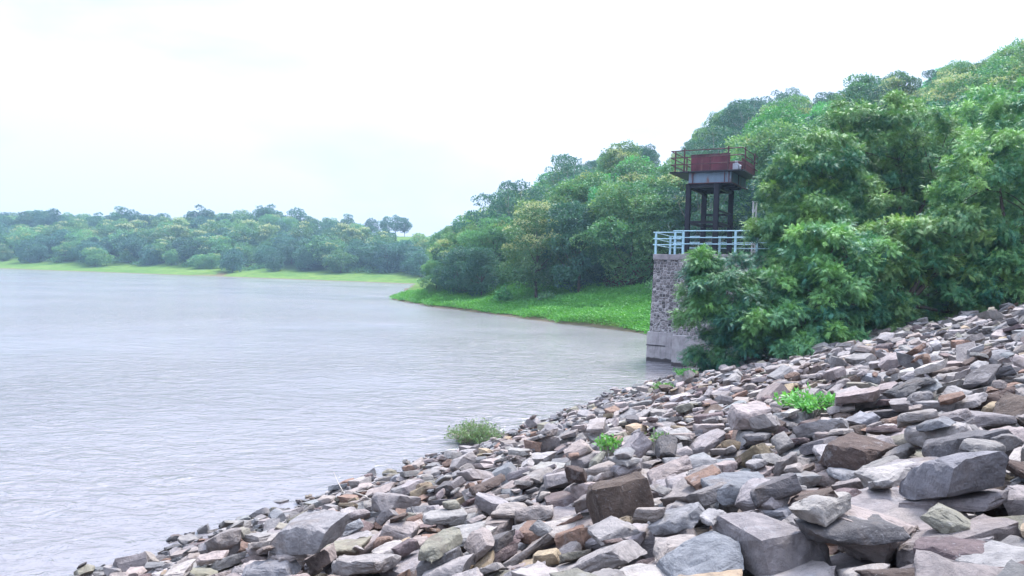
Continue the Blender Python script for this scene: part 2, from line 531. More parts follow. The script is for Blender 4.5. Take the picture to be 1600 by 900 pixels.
skyc = g.mix(cover, sky.outputs[0], cm.outputs[0])
g.l(skyc, bg.inputs['Color']); g.l(bg.outputs[0], wo.inputs['Surface'])

sun = bpy.data.lights.new('sun', 'SUN'); sun.energy = 2.6; sun.angle = math.radians(14); sun.color = (1.0, 0.96, 0.9)
suno = bpy.data.objects.new('sun', sun); COL.objects.link(suno)
sd = Vector((math.sin(SUN_AZ) * math.cos(SUN_EL), math.cos(SUN_AZ) * math.cos(SUN_EL), math.sin(SUN_EL)))
suno.rotation_euler = (-sd).to_track_quat('-Z', 'Y').to_euler()
suno.location = (0, 0, 80)

vs = scene.view_settings
vs.view_transform = 'Standard'; vs.look = 'None'; vs.gamma = 1; vs.exposure = 1.4
try: vs.use_curve_mapping = False
except Exception: pass

# ------------------------------------------------------------------ ground sheet
def build_ground():
    ang = np.concatenate([np.arange(-180, -48, 3.0), np.arange(-48, 50, 0.3), np.arange(50, 180, 3.0)])
    ang = np.radians(ang)
    rad = 0.6 * 1.022 ** np.arange(0, 338)
    rad = rad[rad < 900]
    na, nr = len(ang), len(rad)
    A, R = np.meshgrid(ang, rad)
    x = (R * np.sin(A)).ravel(); y = (R * np.cos(A)).ravel()
    x = np.append(x, 0); y = np.append(y, 0)
    s = V2[0] * x + V2[1] * y; a = U2[0] * x + U2[1] * y
    z = terrain(x, y)
    damf = GZ + SL * s
    on_dam = (np.abs(z - np.minimum(damf, 7.2)) < 0.02) & (s < 11) & (a < 75)
    z = z - np.where(on_dam, 0.42, 0)       # the stones lie on this bed
    q = q_near(x, y); qf = q_far(x, y)
    cover = np.zeros((len(x), 3))
    far = (qf > -3)
    grass = np.clip(1 - (qf - (31 + 8 * vnoise(x / 14, y / 14, 21))) / 3, 0, 1) * far
    # bare grassy knoll on the far ridge
    lat = x / np.maximum(y, 1)
    knoll = np.clip((lat + 0.185) / 0.02, 0, 1) * np.clip((0.02 - lat) / 0.02, 0, 1) * (qf > 45)
    spit = (q > -1) & (q < 14) & (y > 30) & ~far
    cover[:, 0] = np.maximum(np.maximum(grass, knoll), spit * 0.9)
    cover[:, 1] = np.clip(1 - np.hypot((x - 16.5) / 6.5, (y - 94.5) / 4.0), 0, 1) * 2.2
    cover[:, 1] = np.clip(cover[:, 1], 0, 1)
    cover[:, 1] = np.maximum(cover[:, 1], far * np.exp(-((x + 122 - 0.2 * (y - 295)) / 5.0) ** 2) * (qf < 8) * 0.8)
    cover[:, 2] = on_dam * 1.0
    idx = np.arange(na * nr).reshape(nr, na)
    i0 = idx[:-1, :]; i1 = idx[1:, :]
    f = np.stack([i0, np.roll(i0, -1, 1), np.roll(i1, -1, 1), i1], -1).reshape(-1, 4)
    me = bpy.data.meshes.new('ground')
    c = len(x) - 1
    tri = [(c, int(idx[0, (k + 1) % na]), int(idx[0, k])) for k in range(na)]
    me.from_pydata(np.stack([x, y, z], 1).tolist(), [], f.tolist() + tri)
    me.polygons.foreach_set('use_smooth', np.ones(len(me.polygons), bool))
    at = me.attributes.new('cover', 'FLOAT_COLOR', 'POINT')
    at.data.foreach_set('color', np.concatenate([cover, np.ones((len(x), 1))], 1).astype(np.float32).ravel())
    me.update()
    bm = bmesh.new(); bm.from_mesh(me); bmesh.ops.recalc_face_normals(bm, faces=bm.faces); bm.to_mesh(me); bm.free()
    return tag(link('ground', me, MAT['ground']), 'dam slope, grassy banks and wooded hillsides around the lake', 'ground', kind='structure')


build_ground()
n = 96
ca = [(880 * math.cos(2 * PI * k / n), 880 * math.sin(2 * PI * k / n), 0) for k in range(n)]
me = bpy.data.meshes.new('water'); me.from_pydata(ca, [], [tuple(range(n))])
tag(link('water', me, MAT['water']), 'pale grey rippled lake water under an overcast sky', 'water', kind='structure')

# ------------------------------------------------------------------ haze
HZ = MB(); HZ.box(-930, 930, -930, 930, -4.2, 75)
m, nt, out = new_mat('haze_air'); g = NT(nt)
pv = g.n('ShaderNodeVolumePrincipled'); pv.inputs['Color'].default_value = (0.52, 0.76, 1.0, 1); pv.inputs['Density'].default_value = 0.00042
pv.inputs['Anisotropy'].default_value = 0.2
g.l(pv.outputs[0], out.inputs['Volume'])
hz = HZ.build('haze', m)
tag(hz, 'thin bluish haze over the lake and the far shore', 'haze', kind='stuff')
print('setting', round(time.time() - T0, 1))

# ------------------------------------------------------------------ stones
def make_proto(kind, seed):
    rnd = random.Random(seed)
    bm = bmesh.new()
    bmesh.ops.create_cube(bm, size=1.0)
    if kind == 0:    # slab
        dim = Vector((1.0, rnd.uniform(0.55, 0.85), rnd.uniform(0.15, 0.30)))
        nc = rnd.randint(6, 9)
    elif kind == 1:  # block
        dim = Vector((1.0, rnd.uniform(0.65, 0.95), rnd.uniform(0.36, 0.60)))
        nc = rnd.randint(7, 11)
    else:            # weathered lump
        dim = Vector((1.0, rnd.uniform(0.6, 0.9), rnd.uniform(0.4, 0.6)))
        nc = 22
    for k in range(nc):
        d = Vector((rnd.gauss(0, 1), rnd.gauss(0, 1), rnd.gauss(0, 1.0 if kind else 0.55))).normalized()
        h = 0.5 * (abs(d.x) + abs(d.y) + abs(d.z))
        off = h * (rnd.uniform(0.62, 0.9) if kind < 2 else rnd.uniform(0.66, 0.8))
        geom = bm.verts[:] + bm.edges[:] + bm.faces[:]
        res = bmesh.ops.bisect_plane(bm, geom=geom, plane_co=d * off, plane_no=d, clear_outer=True)
        ed = [e for e in bm.edges if e.is_boundary]
        if ed: bmesh.ops.contextual_create(bm, geom=ed)
    for v in bm.verts:
        v.co = Vector((v.co.x * dim.x, v.co.y * dim.y, v.co.z * dim.z))
        v.co.z += 0.0
    # shear so that sides are not square to the top
    sx, sy = rnd.uniform(-0.5, 0.5), rnd.uniform(-0.5, 0.5)
    for v in bm.verts:
        v.co.x += sx * v.co.z; v.co.y += sy * v.co.z
    bmesh.ops.recalc_face_normals(bm, faces=bm.faces)
    bm.normal_update()
    planes = [(f.normal.copy(), f.normal.dot(f.verts[0].co)) for f in bm.faces if f.calc_area() > 1e-6]
    N = np.array([list(p[0]) for p in planes]); D = np.array([p[1] for p in planes])
    bmesh.ops.triangulate(bm, faces=bm.faces)
    lods = []

    def grab(b):
        b.verts.ensure_lookup_table(); b.verts.index_update()
        return (np.array([list(v.co) for v in b.verts]), np.array([[v.index for v in f.verts] for f in b.faces]))
    lods.append(grab(bm))
    off = Vector((seed * 3.1, seed * 1.7, 0))
    for lv in (1, 2):
        long = [e for e in bm.edges if e.calc_length() > (0.16 if lv == 1 else 0.075)]
        bmesh.ops.subdivide_edges(bm, edges=long, cuts=1 if lv == 1 else 2, use_grid_fill=True)
        bmesh.ops.triangulate(bm, faces=bm.faces)
        bm.normal_update()
        amp = 0.06 if lv == 1 else 0.036
        fr = 3.2 if lv == 1 else 8.0
        mv = []
        for v in bm.verts:
            nn = mnoise.noise(v.co * fr + off)
            # edges are chipped more than faces
            sharp = max([e.calc_face_angle(0) for e in v.link_edges] + [0])
            k = 1.0 if sharp > 0.35 else 0.5
            mv.append(v.co + v.normal * amp * k * (nn - (0.35 if sharp > 0.35 else 0)))
        for v, c in zip(bm.verts, mv): v.co = c
        lods.append(grab(bm))
    bm.free()
    return dict(kind=kind, N=N, D=D, lods=lods)


PROTO = [make_proto(k, s) for s, k in enumerate([0] * 26 + [1] * 22 + [2] * 10)]
print('protos', round(time.time() - T0, 1), [len(p['lods'][2][1]) for p in PROTO[:5]])

VS = np.array([V2[0] * math.cos(ANG), V2[1] * math.cos(ANG), math.sin(ANG)])
US = np.array([U2[0], U2[1], 0.0])
NS = np.array([-V2[0] * math.sin(ANG), -V2[1] * math.sin(ANG), math.cos(ANG)])
ORG = np.array([0, 0, GZ])
FR = np.stack([US, VS, NS], 1)       # local (a, s, w) -> world
# make it right handed
RES = 0.045
A0, A1, S0, S1 = -2.5, 50.0, -15.5, 19.0
HW, HH = int((A1 - A0) / RES), int((S1 - S0) / RES)
HM = np.zeros((HH, HW), np.float32)


WOFF = None


def woff(a, s):
    if WOFF is None: return 0.0
    g_, cell = WOFF
    x = np.clip((np.asarray(a) - A0) / cell - .5, 0, g_.shape[1] - 1.001); y = np.clip((np.asarray(s) - S0) / cell - .5, 0, g_.shape[0] - 1.001)
    i = x.astype(int); j = y.astype(int); fx = x - i; fy = y - j
    return g_[j, i] * (1 - fx) * (1 - fy) + g_[j, i + 1] * fx * (1 - fy) + g_[j + 1, i] * (1 - fx) * fy + g_[j + 1, i + 1] * fx * fy


def to_world(P, off=None):
    # the packed layer is let into the slope so that its top lies on the plane
    P = np.array(P, float)
    P[:, 2] -= woff(P[:, 0], P[:, 1]) if off is None else off
    return P @ FR.T + ORG


def world_to_local(p):
    q = np.array(p) - ORG
    return float(q @ US), float(q @ VS)


def rot(yaw, tx, ty):
    return np.array(Matrix.Rotation(yaw, 3, 'Z')) if False else \
        np.array((Matrix.Rotation(tx, 3, 'X') @ Matrix.Rotation(ty, 3, 'Y') @ Matrix.Rotation(yaw, 3, 'Z')))


COLS = {
    'grey': (0.204, 0.183, 0.174), 'pale grey': (0.280, 0.253, 0.237), 'dark grey': (0.106, 0.097, 0.097),
    'blue-grey': (0.173, 0.169, 0.171), 'warm grey': (0.246, 0.205, 0.187), 'rusty brown': (0.178, 0.112, 0.084),
    'tan': (0.270, 0.208, 0.140), 'dark brown': (0.079, 0.056, 0.046), 'purple-brown': (0.129, 0.094, 0.090), 'olive grey': (0.173, 0.158, 0.123),
}
CW = [('grey', .38), ('pale grey', .15), ('dark grey', .09), ('blue-grey', .07), ('warm grey', .20), ('rusty brown', .03),
      ('tan', .012), ('dark brown', .02), ('purple-brown', .02), ('olive grey', .04)]
rocks = []


def drop(a, s, size, proto, yaw, tx, ty, colname, quant=0.72, zs=1.0, hero=None, sink=0.0):
    global HM
    pr = PROTO[proto]
    Rm = rot(yaw, tx, ty)
    S = np.array([size, size, size * zs])
    N = (pr['N'] / S); ln = np.linalg.norm(N, axis=1); N = N / ln[:, None]; D = pr['D'] / ln
    N = N @ Rm.T
    r = 0.66 * size * max(1, zs)
    c0 = max(0, int((a - r - A0) / RES)); c1 = min(HW, int((a + r - A0) / RES) + 1)
    r0 = max(0, int((s - r - S0) / RES)); r1 = min(HH, int((s + r - S0) / RES) + 1)
    if c1 - c0 < 3 or r1 - r0 < 3: return None
    xs = A0 + (np.arange(c0, c1) + .5) * RES - a; ys = S0 + (np.arange(r0, r1) + .5) * RES - s
    Xg, Yg = np.meshgrid(xs, ys)
    top = np.full(Xg.shape, 9.0); bot = np.full(Xg.shape, -9.0)
    for (nx, ny, nz), d in zip(N, D):
        if nz > 0.02: top = np.minimum(top, (d - nx * Xg - ny * Yg) / nz)
        elif nz < -0.02: bot = np.maximum(bot, (d - nx * Xg - ny * Yg) / nz)
        else:
            bad = nx * Xg + ny * Yg > d
            top = np.where(bad, -9, top)
    ins = top > bot
    if ins.sum() < 4: return None
    sub = HM[r0:r1, c0:c1]
    wv = float(np.quantile((sub - bot)[ins], quant)) - sink
    sub[ins] = np.maximum(sub[ins], (top + wv)[ins])
    rk = dict(a=a, s=s, w=wv, size=size, zs=zs, proto=proto, R=Rm, col=colname, hero=hero, kind=pr['kind'])
    c = to_world(np.array([[a, s, wv]]))[0]
    rk['c'] = c
    rocks.append(rk)
    return rk


def in_view(a, s, margin=140):
    p = to_world(np.array([[a, s, 0.0]]))[0]
    px, py, d = project(p)
    if d < 1.2: return False
    if px < -margin or px > 1600 + margin * 1.6 or py > 900 + 260 + 300 / d: return False
    return d


def pick_col(rnd, wet=0.0):
    t = rnd.random(); acc = 0
    for c, wgt in CW:
        acc += wgt
        if t < acc: return c
    return 'grey'


rr = random.Random(5)
cand = []
# layers: (count, mean size, spread)
def scatter(count, mean, sd, lo, hi, tilt, bias=0.0):
    made = 0; tries = 0
    while made < count and tries < count * 12:
        tries += 1
        best = None
        for k in range(5):
            a = rr.uniform(A0 + .4, A1 - 6); s = rr.uniform(S0 + .4, S1 - .4)
            d = in_view(a, s)
            if not d or d > 43: continue
            if s < -12.6 or (d > 20 and s < -12.3 - 0.02 * (43 - d)): continue
            if d > 34 and s > -4 and rr.random() < 0.6: continue
            h = HM[int((s - S0) / RES), int((a - A0) / RES)]
            if best is None or h < best[2]: best = (a, s, h, d)
        if best is None: continue
        a, s, h, d = best
        sz = min(hi, max(lo, rr.lognormvariate(math.log(mean), sd)))
        near_w = min(1.0, max(0.0, (s + 12.5) / 4.5))
        sz *= 0.62 + 0.38 * near_w
        if d < 10: sz *= 1.0 + 0.32 * (10 - d) / 10
        if d > 20: sz *= 1.0 + 0.015 * (d - 20)
        pk = rr.random()
        proto = rr.randrange(26) if pk < 0.70 else (26 + rr.randrange(22) if pk < 0.91 else 48 + rr.randrange(10))
        col = pick_col(rr)
        warm = float(vnoise(np.array([a / 2.6]), np.array([s / 2.2]), 55)[0])
        if warm > 0.35 and rr.random() < 0.38: col = rr.choice(['rusty brown', 'purple-brown', 'warm grey', 'tan', 'dark brown'])
        # rusty band part-way down near the water, as in the photo
        if -11 < s < -5 and rr.random() < 0.16: col = rr.choice(['rusty brown', 'purple-brown', 'warm grey'])
        if s < -9.5 and rr.random() < 0.35: col = rr.choice(['dark grey', 'grey', 'blue-grey'])
        if proto >= 48 and rr.random() < 0.4: col = rr.choice(['tan', 'rusty brown', 'warm grey', 'olive grey'])
        if sz > 0.4 and col in ('rusty brown', 'tan', 'purple-brown'): col = rr.choice(['grey', 'warm grey', 'blue-grey', 'pale grey'])
        tl = tilt if proto < 26 else tilt * 1.3
        drop(a, s, sz, proto, rr.uniform(0, 2 * PI), rr.gauss(0, tl), rr.gauss(0, tl), col)
        made += 1


scatter(7500, 0.28, 0.32, 0.13, 0.56, 0.15)
scatter(7500, 0.255, 0.40, 0.11, 0.58, 0.18)
print('stones', len(rocks), round(time.time() - T0, 1))

def set_woff():
    global WOFF
    cell = 1.5
    k = int(cell / RES); hh, ww = HH // k, HW // k
    blk = HM[:hh * k, :ww * k].reshape(hh, k, ww, k)
    mean = blk.mean((1, 3)); full = mean > 0.12
    fill = float(np.median(mean[full]))
    gm = np.where(full, mean, fill)
    for _ in range(2):
        p = np.pad(gm, 1, mode='edge')
        gm = (p[1:-1, 1:-1] * 2 + p[:-2, 1:-1] + p[2:, 1:-1] + p[1:-1, :-2] + p[1:-1, 2:]) / 6
    WOFF = (gm - 0.03, cell)
    print('stone layer depth', fill)


set_woff()
# stones that stand out in the photograph: px, py of centre, width px, colour, kind(0 slab,1 block,2 lump), zscale, tilt, label
HERO = [
    (975, 800, 92, 'dark brown', 1, 1.75, 0.06, 'big dark brown cubic boulder with black face standing in front of the smaller stones'),
    (1238, 598, 36, 'rusty brown', 1, 1.1, 0.15, 'brown blocky boulder sitting up on the slope below the dark tree'),
    (1350, 542, 30, 'tan', 2, 1.0, 0.1, 'round tan boulder at the foot of the dark tree'),
    (1108, 650, 46, 'purple-brown', 1, 1.1, 0.1, 'round-backed brown boulder halfway up the slope toward the tree'),
    (1548, 558, 56, 'blue-grey', 1, 1.1, 0.2, 'large blue-grey boulder with an ochre edge high at the right'),
    (1478, 577, 48, 'warm grey', 2, 1.1, 0.1, 'rounded warm grey boulder left of the ochre-edged boulder'),
    (1508, 553, 50, 'grey', 1, 0.9, 0.2, 'dark-sided grey boulder high on the slope beside the ochre-edged one'),
    (766, 852, 54, 'dark grey', 1, 1.25, 0.12, 'tall dark grey block with flat pale top'),
    (640, 812, 78, 'blue-grey', 0, 1.0, 0.5, 'long smooth blue-grey slab tilted toward the water'),
    (462, 803, 42, 'olive grey', 1, 1.15, 0.5, 'diamond-shaped olive grey block at the edge of the water'),
    (325, 828, 46, 'dark grey', 0, 1.2, 0.3, 'dark stone with a rusty end poking out of the shallows'),
    (222, 862, 32, 'warm grey', 1, 1.2, 0.5, 'small pointed warm grey stone standing in the shallows'),
    (322, 858, 66, 'warm grey', 1, 0.9, 0.2, 'broad warm grey stone by the shallows'),
    (428, 836, 54, 'rusty brown', 1, 0.9, 0.2, 'rusty brown block just above the waterline'),
    (1000, 748, 46, 'tan', 2, 0.9, 0.1, 'tan yellow lump behind the big dark boulder'),
    (1532, 727, 78, 'dark brown', 1, 1.05, 0.05, 'dark pitted purple-brown block at the right'),
    (898, 700, 52, 'rusty brown', 1, 1.1, 0.2, 'upright rusty boulder in the brown patch of stones'),
    (944, 698, 56, 'purple-brown', 1, 0.9, 0.25, 'reddish brown boulder right beside the upright rusty one'),
    (775, 735, 62, 'blue-grey', 1, 1.0, 0.3, 'blue-grey block with an orange side near the waterline'),
    (868, 735, 46, 'dark brown', 1, 1.0, 0.2, 'dark block with warm grey cap left of the small weeds'),
    (1160, 818, 84, 'olive grey', 1, 0.9, 0.15, 'olive tan wedge-shaped boulder in the foreground'),
    (1105, 838, 150, 'pale grey', 0, 1.0, 0.12, 'broad pale grey slab right of the big dark boulder'),
    (1275, 812, 66, 'olive grey', 2, 1.0, 0.1, 'greenish grey rounded stone in the foreground'),
    (1325, 773, 46, 'purple-brown', 2, 1.0, 0.1, 'purple-brown rounded stone between foreground slabs'),
    (1255, 775, 84, 'pale grey', 1, 0.7, 0.1, 'pale flat-topped stone in the foreground'),
    (1210, 770, 74, 'dark grey', 1, 0.85, 0.25, 'dark-faced grey block next to the pale flat-topped stone'),
    (1420, 752, 98, 'pale grey', 1, 0.6, 0.25, 'grey and white streaked stone in the right foreground'),
    (1405, 735, 112, 'pale grey', 0, 1.1, 0.08, 'long pale flat slab in the right foreground'),
    (1350, 690, 90, 'grey', 0, 1.2, 0.1, 'grey slab with a dark front edge'),
    (1405, 672, 60, 'olive grey', 1, 0.85, 0.1, 'olive brown block behind the grey slabs'),
    (1460, 668, 96, 'olive grey', 0, 1.3, 0.25, 'large tilted tan-grey slab toward the right'),
    (1560, 680, 110, 'pale grey', 0, 1.1, 0.1, 'very pale flat slab near the right edge'),
    (1580, 690, 90, 'grey', 0, 1.1, 0.1, 'grey slab at the right edge under the pale one'),
    (1425, 870, 190, 'grey', 0, 1.0, 0.06, 'huge flat grey slab at the bottom right'),
    (1330, 845, 130, 'dark grey', 1, 0.7, 0.12, 'broad slab with dark undercut side at the bottom right'),
    (1230, 870, 130, 'pale grey', 1, 0.7, 0.1, 'pale blotchy boulder at the bottom'),
    (1480, 822, 180, 'warm grey', 0, 1.1, 0.08, 'wide warm grey slab with light tan end at the right'),
    (1570, 845, 120, 'pale grey', 0, 1.2, 0.08, 'pale slab at the bottom right corner'),
    (1590, 790, 100, 'olive grey', 0, 1.1, 0.15, 'greenish grey slab against the right edge'),
    (1090, 890, 110, 'tan', 1, 0.8, 0.1, 'tan brown stone at the bottom edge'),
    (1170, 893, 100, 'tan', 2, 0.9, 0.1, 'orange tan stone on the bottom edge'),
    (890, 800, 90, 'pale grey', 0, 1.1, 0.3, 'pale smooth slab leaning left of the big dark boulder'),
    (820, 880, 150, 'grey', 0, 1.1, 0.1, 'wide grey slab at the bottom centre'),
    (985, 850, 110, 'pale grey', 0, 1.0, 0.1, 'pale slab directly under the big dark boulder'),
    (690, 868, 80, 'pale grey', 1, 0.7, 0.15, 'bright pale stone by the tall dark block'),
    (1110, 780, 60, 'grey', 1, 0.9, 0.2, 'grey block to the right of the big dark boulder'),
    (838, 752, 42, 'pale grey', 1, 0.9, 0.2, 'small bright pale stone among brown ones'),
    (878, 765, 60, 'purple-brown', 1, 0.8, 0.2, 'purple-brown wedge above the leaning pale slab'),
    (558, 788, 44, 'grey', 0, 1.1, 0.15, 'grey stone near the dry sticks'),
    (600, 785, 36, 'rusty brown', 2, 1.0, 0.1, 'rusty rounded stone near the dry sticks'),
    (655, 762, 40, 'tan', 1, 1.0, 0.3, 'brown pointed stone near the waterline'),
    (175, 888, 60, 'dark grey', 1, 0.8, 0.2, 'dark grey stone in the water at the bottom left'),
    (968, 632, 14, 'blue-grey', 1, 1.3, 0.3, 'small upright grey stone at the waterline'),
    (1296, 850, 60, 'dark brown', 1, 0.7, 0.1, 'dark brown slab filling the gap at the bottom'),
]
hero_rocks = []
occ = []
for i, (px, py, wpx, colr, kd, zs, tilt, lab) in enumerate(HERO):
    p = slope_hit(px, py, 0.15)
    q = p - CAM; d = q.dot(fwd)
    size = wpx / F * d * 1.0
    a, s = world_to_local(p)
    rnd = random.Random(100 + i)
    proto = {0: rnd.randrange(26), 1: 26 + rnd.randrange(22), 2: 48 + rnd.randrange(10)}[kd]
    sg = 1 if rnd.random() < .5 else -1
    # long axis across the view
    vx = float(np.dot(np.array(Rv), US)); vy = float(np.dot(np.array(Rv), VS))
    yaw = math.atan2(vy, vx) + rnd.uniform(-0.3, 0.3)
    rk = drop(a, s, size, proto, yaw, tilt * sg * rnd.uniform(.6, 1), tilt * rnd.uniform(-.5, .5), colr, quant=0.5, zs=zs, hero=lab, sink=0.24 * size)
    if rk: hero_rocks.append(rk)


# small filler stones
scatter(1300, 0.15, 0.3, 0.08, 0.26, 0.3)
print('stones', len(rocks), round(time.time() - T0, 1))

SHAPES = {0: 'slab', 1: 'block', 2: 'rounded stone'}


def rock_geo(rk, lod):
    V, Fc = PROTO[rk['proto']]['lods'][lod]
    P = V * np.array([rk['size'], rk['size'], rk['size'] * rk['zs']])
    P = P @ rk['R'].T + np.array([rk['a'], rk['s'], rk['w']])
    return to_world(P, float(woff(rk['a'], rk['s']))), Fc


def rock_color(rk, nrm=None):
    rnd = random.Random(int(rk['a'] * 9973 + rk['s'] * 7919))
    c = np.array(COLS[rk['col']])
    return np.clip(c * rnd.uniform(0.82, 1.2) * np.array([rnd.uniform(.96, 1.04), 1, rnd.uniform(.96, 1.05)]), 0.02, 0.5)


# visible projected size
for rk in rocks:
    rk['c'] = to_world(np.array([[rk['a'], rk['s'], rk['w']]]))[0]
    px, py, d = project(rk['c'])
    rk['px'], rk['py'], rk['d'] = px, py, d
    vis = -20 < px < 1620 and 400 < py < 920
    # buried stones count less: compare with the height map at its centre
    r0 = int((rk['s'] - S0) / RES); c0 = int((rk['a'] - A0) / RES)
    depth = HM[min(HH - 1, max(0, r0)), min(HW - 1, max(0, c0))] - rk['w'] if True else 0
    rk['vis'] = rk['size'] / max(d, .5) * (1.0 if depth < rk['size'] * 0.45 else 0.3) if vis else 0
    if rk['c'][2] < -0.25: rk['vis'] = 0
    if rk['hero']: rk['vis'] += 10
order = sorted(rocks, key=lambda r: -r['vis'])
single = [r for r in order[:300]]
single_ids = {id(r) for r in single}
rest = [r for r in rocks if id(r) not in single_ids]

# labels: measured from landmark stones in the picture
LAND = [('the big dark cubic boulder', 975, 792), ('the tall dark block', 766, 852), ('the dark pitted block', 1532, 727),
        ('the upright rusty boulder', 920, 700), ('the small weeds', 960, 725), ('the huge bottom slab', 1425, 870),
        ('the grass tuft', 1270, 648), ('the long tilted slab', 640, 812), ('the diamond-shaped block', 462, 803),
        ('the ochre-edged boulder', 1548, 558), ('the broad warm grey stone', 322, 858), ('the waterside bush', 745, 680)]
ORD = ['closest', 'second closest', 'third closest', 'fourth closest', 'fifth closest', 'sixth closest', 'seventh closest', 'eighth closest', 'ninth closest', 'tenth closest',
       'eleventh closest', 'twelfth closest', 'thirteenth closest', 'fourteenth closest']
buckets = {}
for r in single:
    if r['hero']: continue
    ln = min(LAND, key=lambda L: (L[1] - r['px']) ** 2 + (L[2] - r['py']) ** 2)
    dx, dy = r['px'] - ln[1], r['py'] - ln[2]
    if abs(dx) > 1.6 * abs(dy): sec = 'right of' if dx > 0 else 'left of'
    elif abs(dy) > 1.6 * abs(dx): sec = 'below' if dy > 0 else 'above'
    else: sec = ('down ' if dy > 0 else 'up ') + ('right of' if dx > 0 else 'left of')
    sec = sec.replace('down right of', 'below and right of').replace('down left of', 'below and left of').replace('up right of', 'above and right of').replace('up left of', 'above and left of')
    buckets.setdefault((ln[0], sec, r['col'], SHAPES[r['kind']]), []).append((math.hypot(dx, dy), r))
for (ln, sec, colr, shp), lst in buckets.items():
    lst.sort(key=lambda t: t[0])
    for k, (_, r) in enumerate(lst):
        r['label'] = (f"{colr} {shp} {sec} {ln}" + (f", {ORD[min(k, 13)]} one" if len(lst) > 1 else ''))

for r in single:
    lod = 2 if r['d'] < 14 else 1
    Vw, Fc = rock_geo(r, lod)
    c = r['c']
    me = mesh_np('stone', Vw - c, Fc, {'stone': np.tile(rock_color(r), (len(Vw), 1))})
    nm = {0: 'flat_stone', 1: 'blocky_stone', 2: 'rounded_stone'}[r['kind']]
    o = link(nm, me, MAT['rock']); o.location = c
    tag(o, r['hero'] or r['label'], 'stone', 'loose stones covering the dam slope')

vv, ff, cc = [], [], []; base = 0
for r in rest:
    lod = 2 if r['d'] < 9 else (1 if r['d'] < 24 else 0)
    Vw, Fc = rock_geo(r, lod)
    vv.append(Vw); ff.append(Fc + base); base += len(Vw)
    cc.append(np.tile(rock_color(r), (len(Vw), 1)))
o = link('stone_rubble', mesh_np('stone_rubble', np.concatenate(vv), np.concatenate(ff), {'stone': np.concatenate(cc)}), MAT['rock'])
tag(o, 'mass of smaller grey and brown quarried stones packed over the dam slope', 'stones', 'loose stones covering the dam slope', 'stuff')
print('rock mesh', base, round(time.time() - T0, 1))

# ------------------------------------------------------------------ foliage
def rand_dirs(n, rng):
    d = rng.normal(size=(n, 3)); return d / np.linalg.norm(d, axis=1)[:, None]


def norm(a):
    return a / np.maximum(np.linalg.norm(a, axis=1), 1e-6)[:, None]


def leaf_quads(pos, axis, side, L, Wd):
    """diamond leaves with a slight fold"""
    n = len(pos)
    L = np.asarray(L).reshape(-1, 1); Wd = np.asarray(Wd).reshape(-1, 1)
    nr = norm(np.cross(axis, side))
    v0 = pos; v1 = pos + axis * L * 0.45 + side * Wd * 0.5 + nr * Wd * 0.12
    v2 = pos + axis * L; v3 = pos + axis * L * 0.45 - side * Wd * 0.5 + nr * Wd * 0.12
    V = np.stack([v0, v1, v2, v3], 1).reshape(-1, 3)
    Fq = np.arange(n * 4).reshape(-1, 4)
    return V, Fq


def clump_crown(name, seed, H, R, base, nclump, rc, per, leaf, mat, blossom=0.0, shape=1.0, airy=0.0):
    """crown of leaf clumps round limb ends; returns crown mesh, clump centres"""
    rng = np.random.default_rng(seed)
    cs = []
    tries = 0
    while len(cs) < nclump and tries < 4000:
        tries += 1
        t = rng.uniform(0, 1)
        # envelope: radius against height
        env = R * (math.sin(PI * min(1, (t * 0.88 + 0.10))) ** (0.62 * shape))
        a = rng.uniform(0, 2 * PI); rad = env * math.sqrt(rng.uniform(0.12, 1.0)) * (rng.uniform(1.1, 1.32) if rng.random() < 0.14 else 1.0)
        c = np.array([rad * math.cos(a), rad * math.sin(a), base + t * (H - base - rc * .6)])
        if all(np.linalg.norm(c - k) > rc * (0.80 + airy) for k in cs): cs.append(c)
    V, Fq, T, B = [], [], [], []
    k = 0
    for c in cs:
        r = rc * rng.uniform(0.55, 1.3)
        n = int(per * (r / rc) ** 2)
        d = rand_dirs(n, rng)
        d[:, 2] = np.where(rng.random(n) < 0.35, np.abs(d[:, 2]), d[:, 2])
        lump = 1 + 0.28 * np.sin(d[:, 0] * 5 + c[0]) * np.sin(d[:, 1] * 5 + c[1])
        rad = r * rng.uniform(0.55, 1.0, n) ** 0.5 * lump
        p = c + d * rad[:, None] * np.array([1.1, 1.1, 0.8])
        out = norm(d + rng.normal(size=(n, 3)) * 0.7 + np.array([0, 0, -0.25]))
        side = norm(np.cross(out, rand_dirs(n, rng)))
        sz = leaf * rng.uniform(0.6, 1.3, n)
        v, f = leaf_quads(p, out, side, sz, sz * 0.75)
        V.append(v); Fq.append(f + k); k += len(v)
        ct = rng.uniform(0.0, 0.7)
        T.append(np.repeat(np.clip(ct + rng.normal(size=n) * 0.18, 0, 1), 4))
        top = (d[:, 2] > 0.25) & (c[2] > base + 0.35 * (H - base))
        bl = (rng.random(n) < 0.75) * top * (1.0 if rng.random() < blossom else 0.0)
        B.append(np.repeat(bl * rng.uniform(0.4, 1, n), 4))
    me = mesh_np(name, np.concatenate(V), np.concatenate(Fq), {'tint': np.concatenate(T), 'blossom': np.concatenate(B)})
    me.materials.append(mat)
    return me, cs


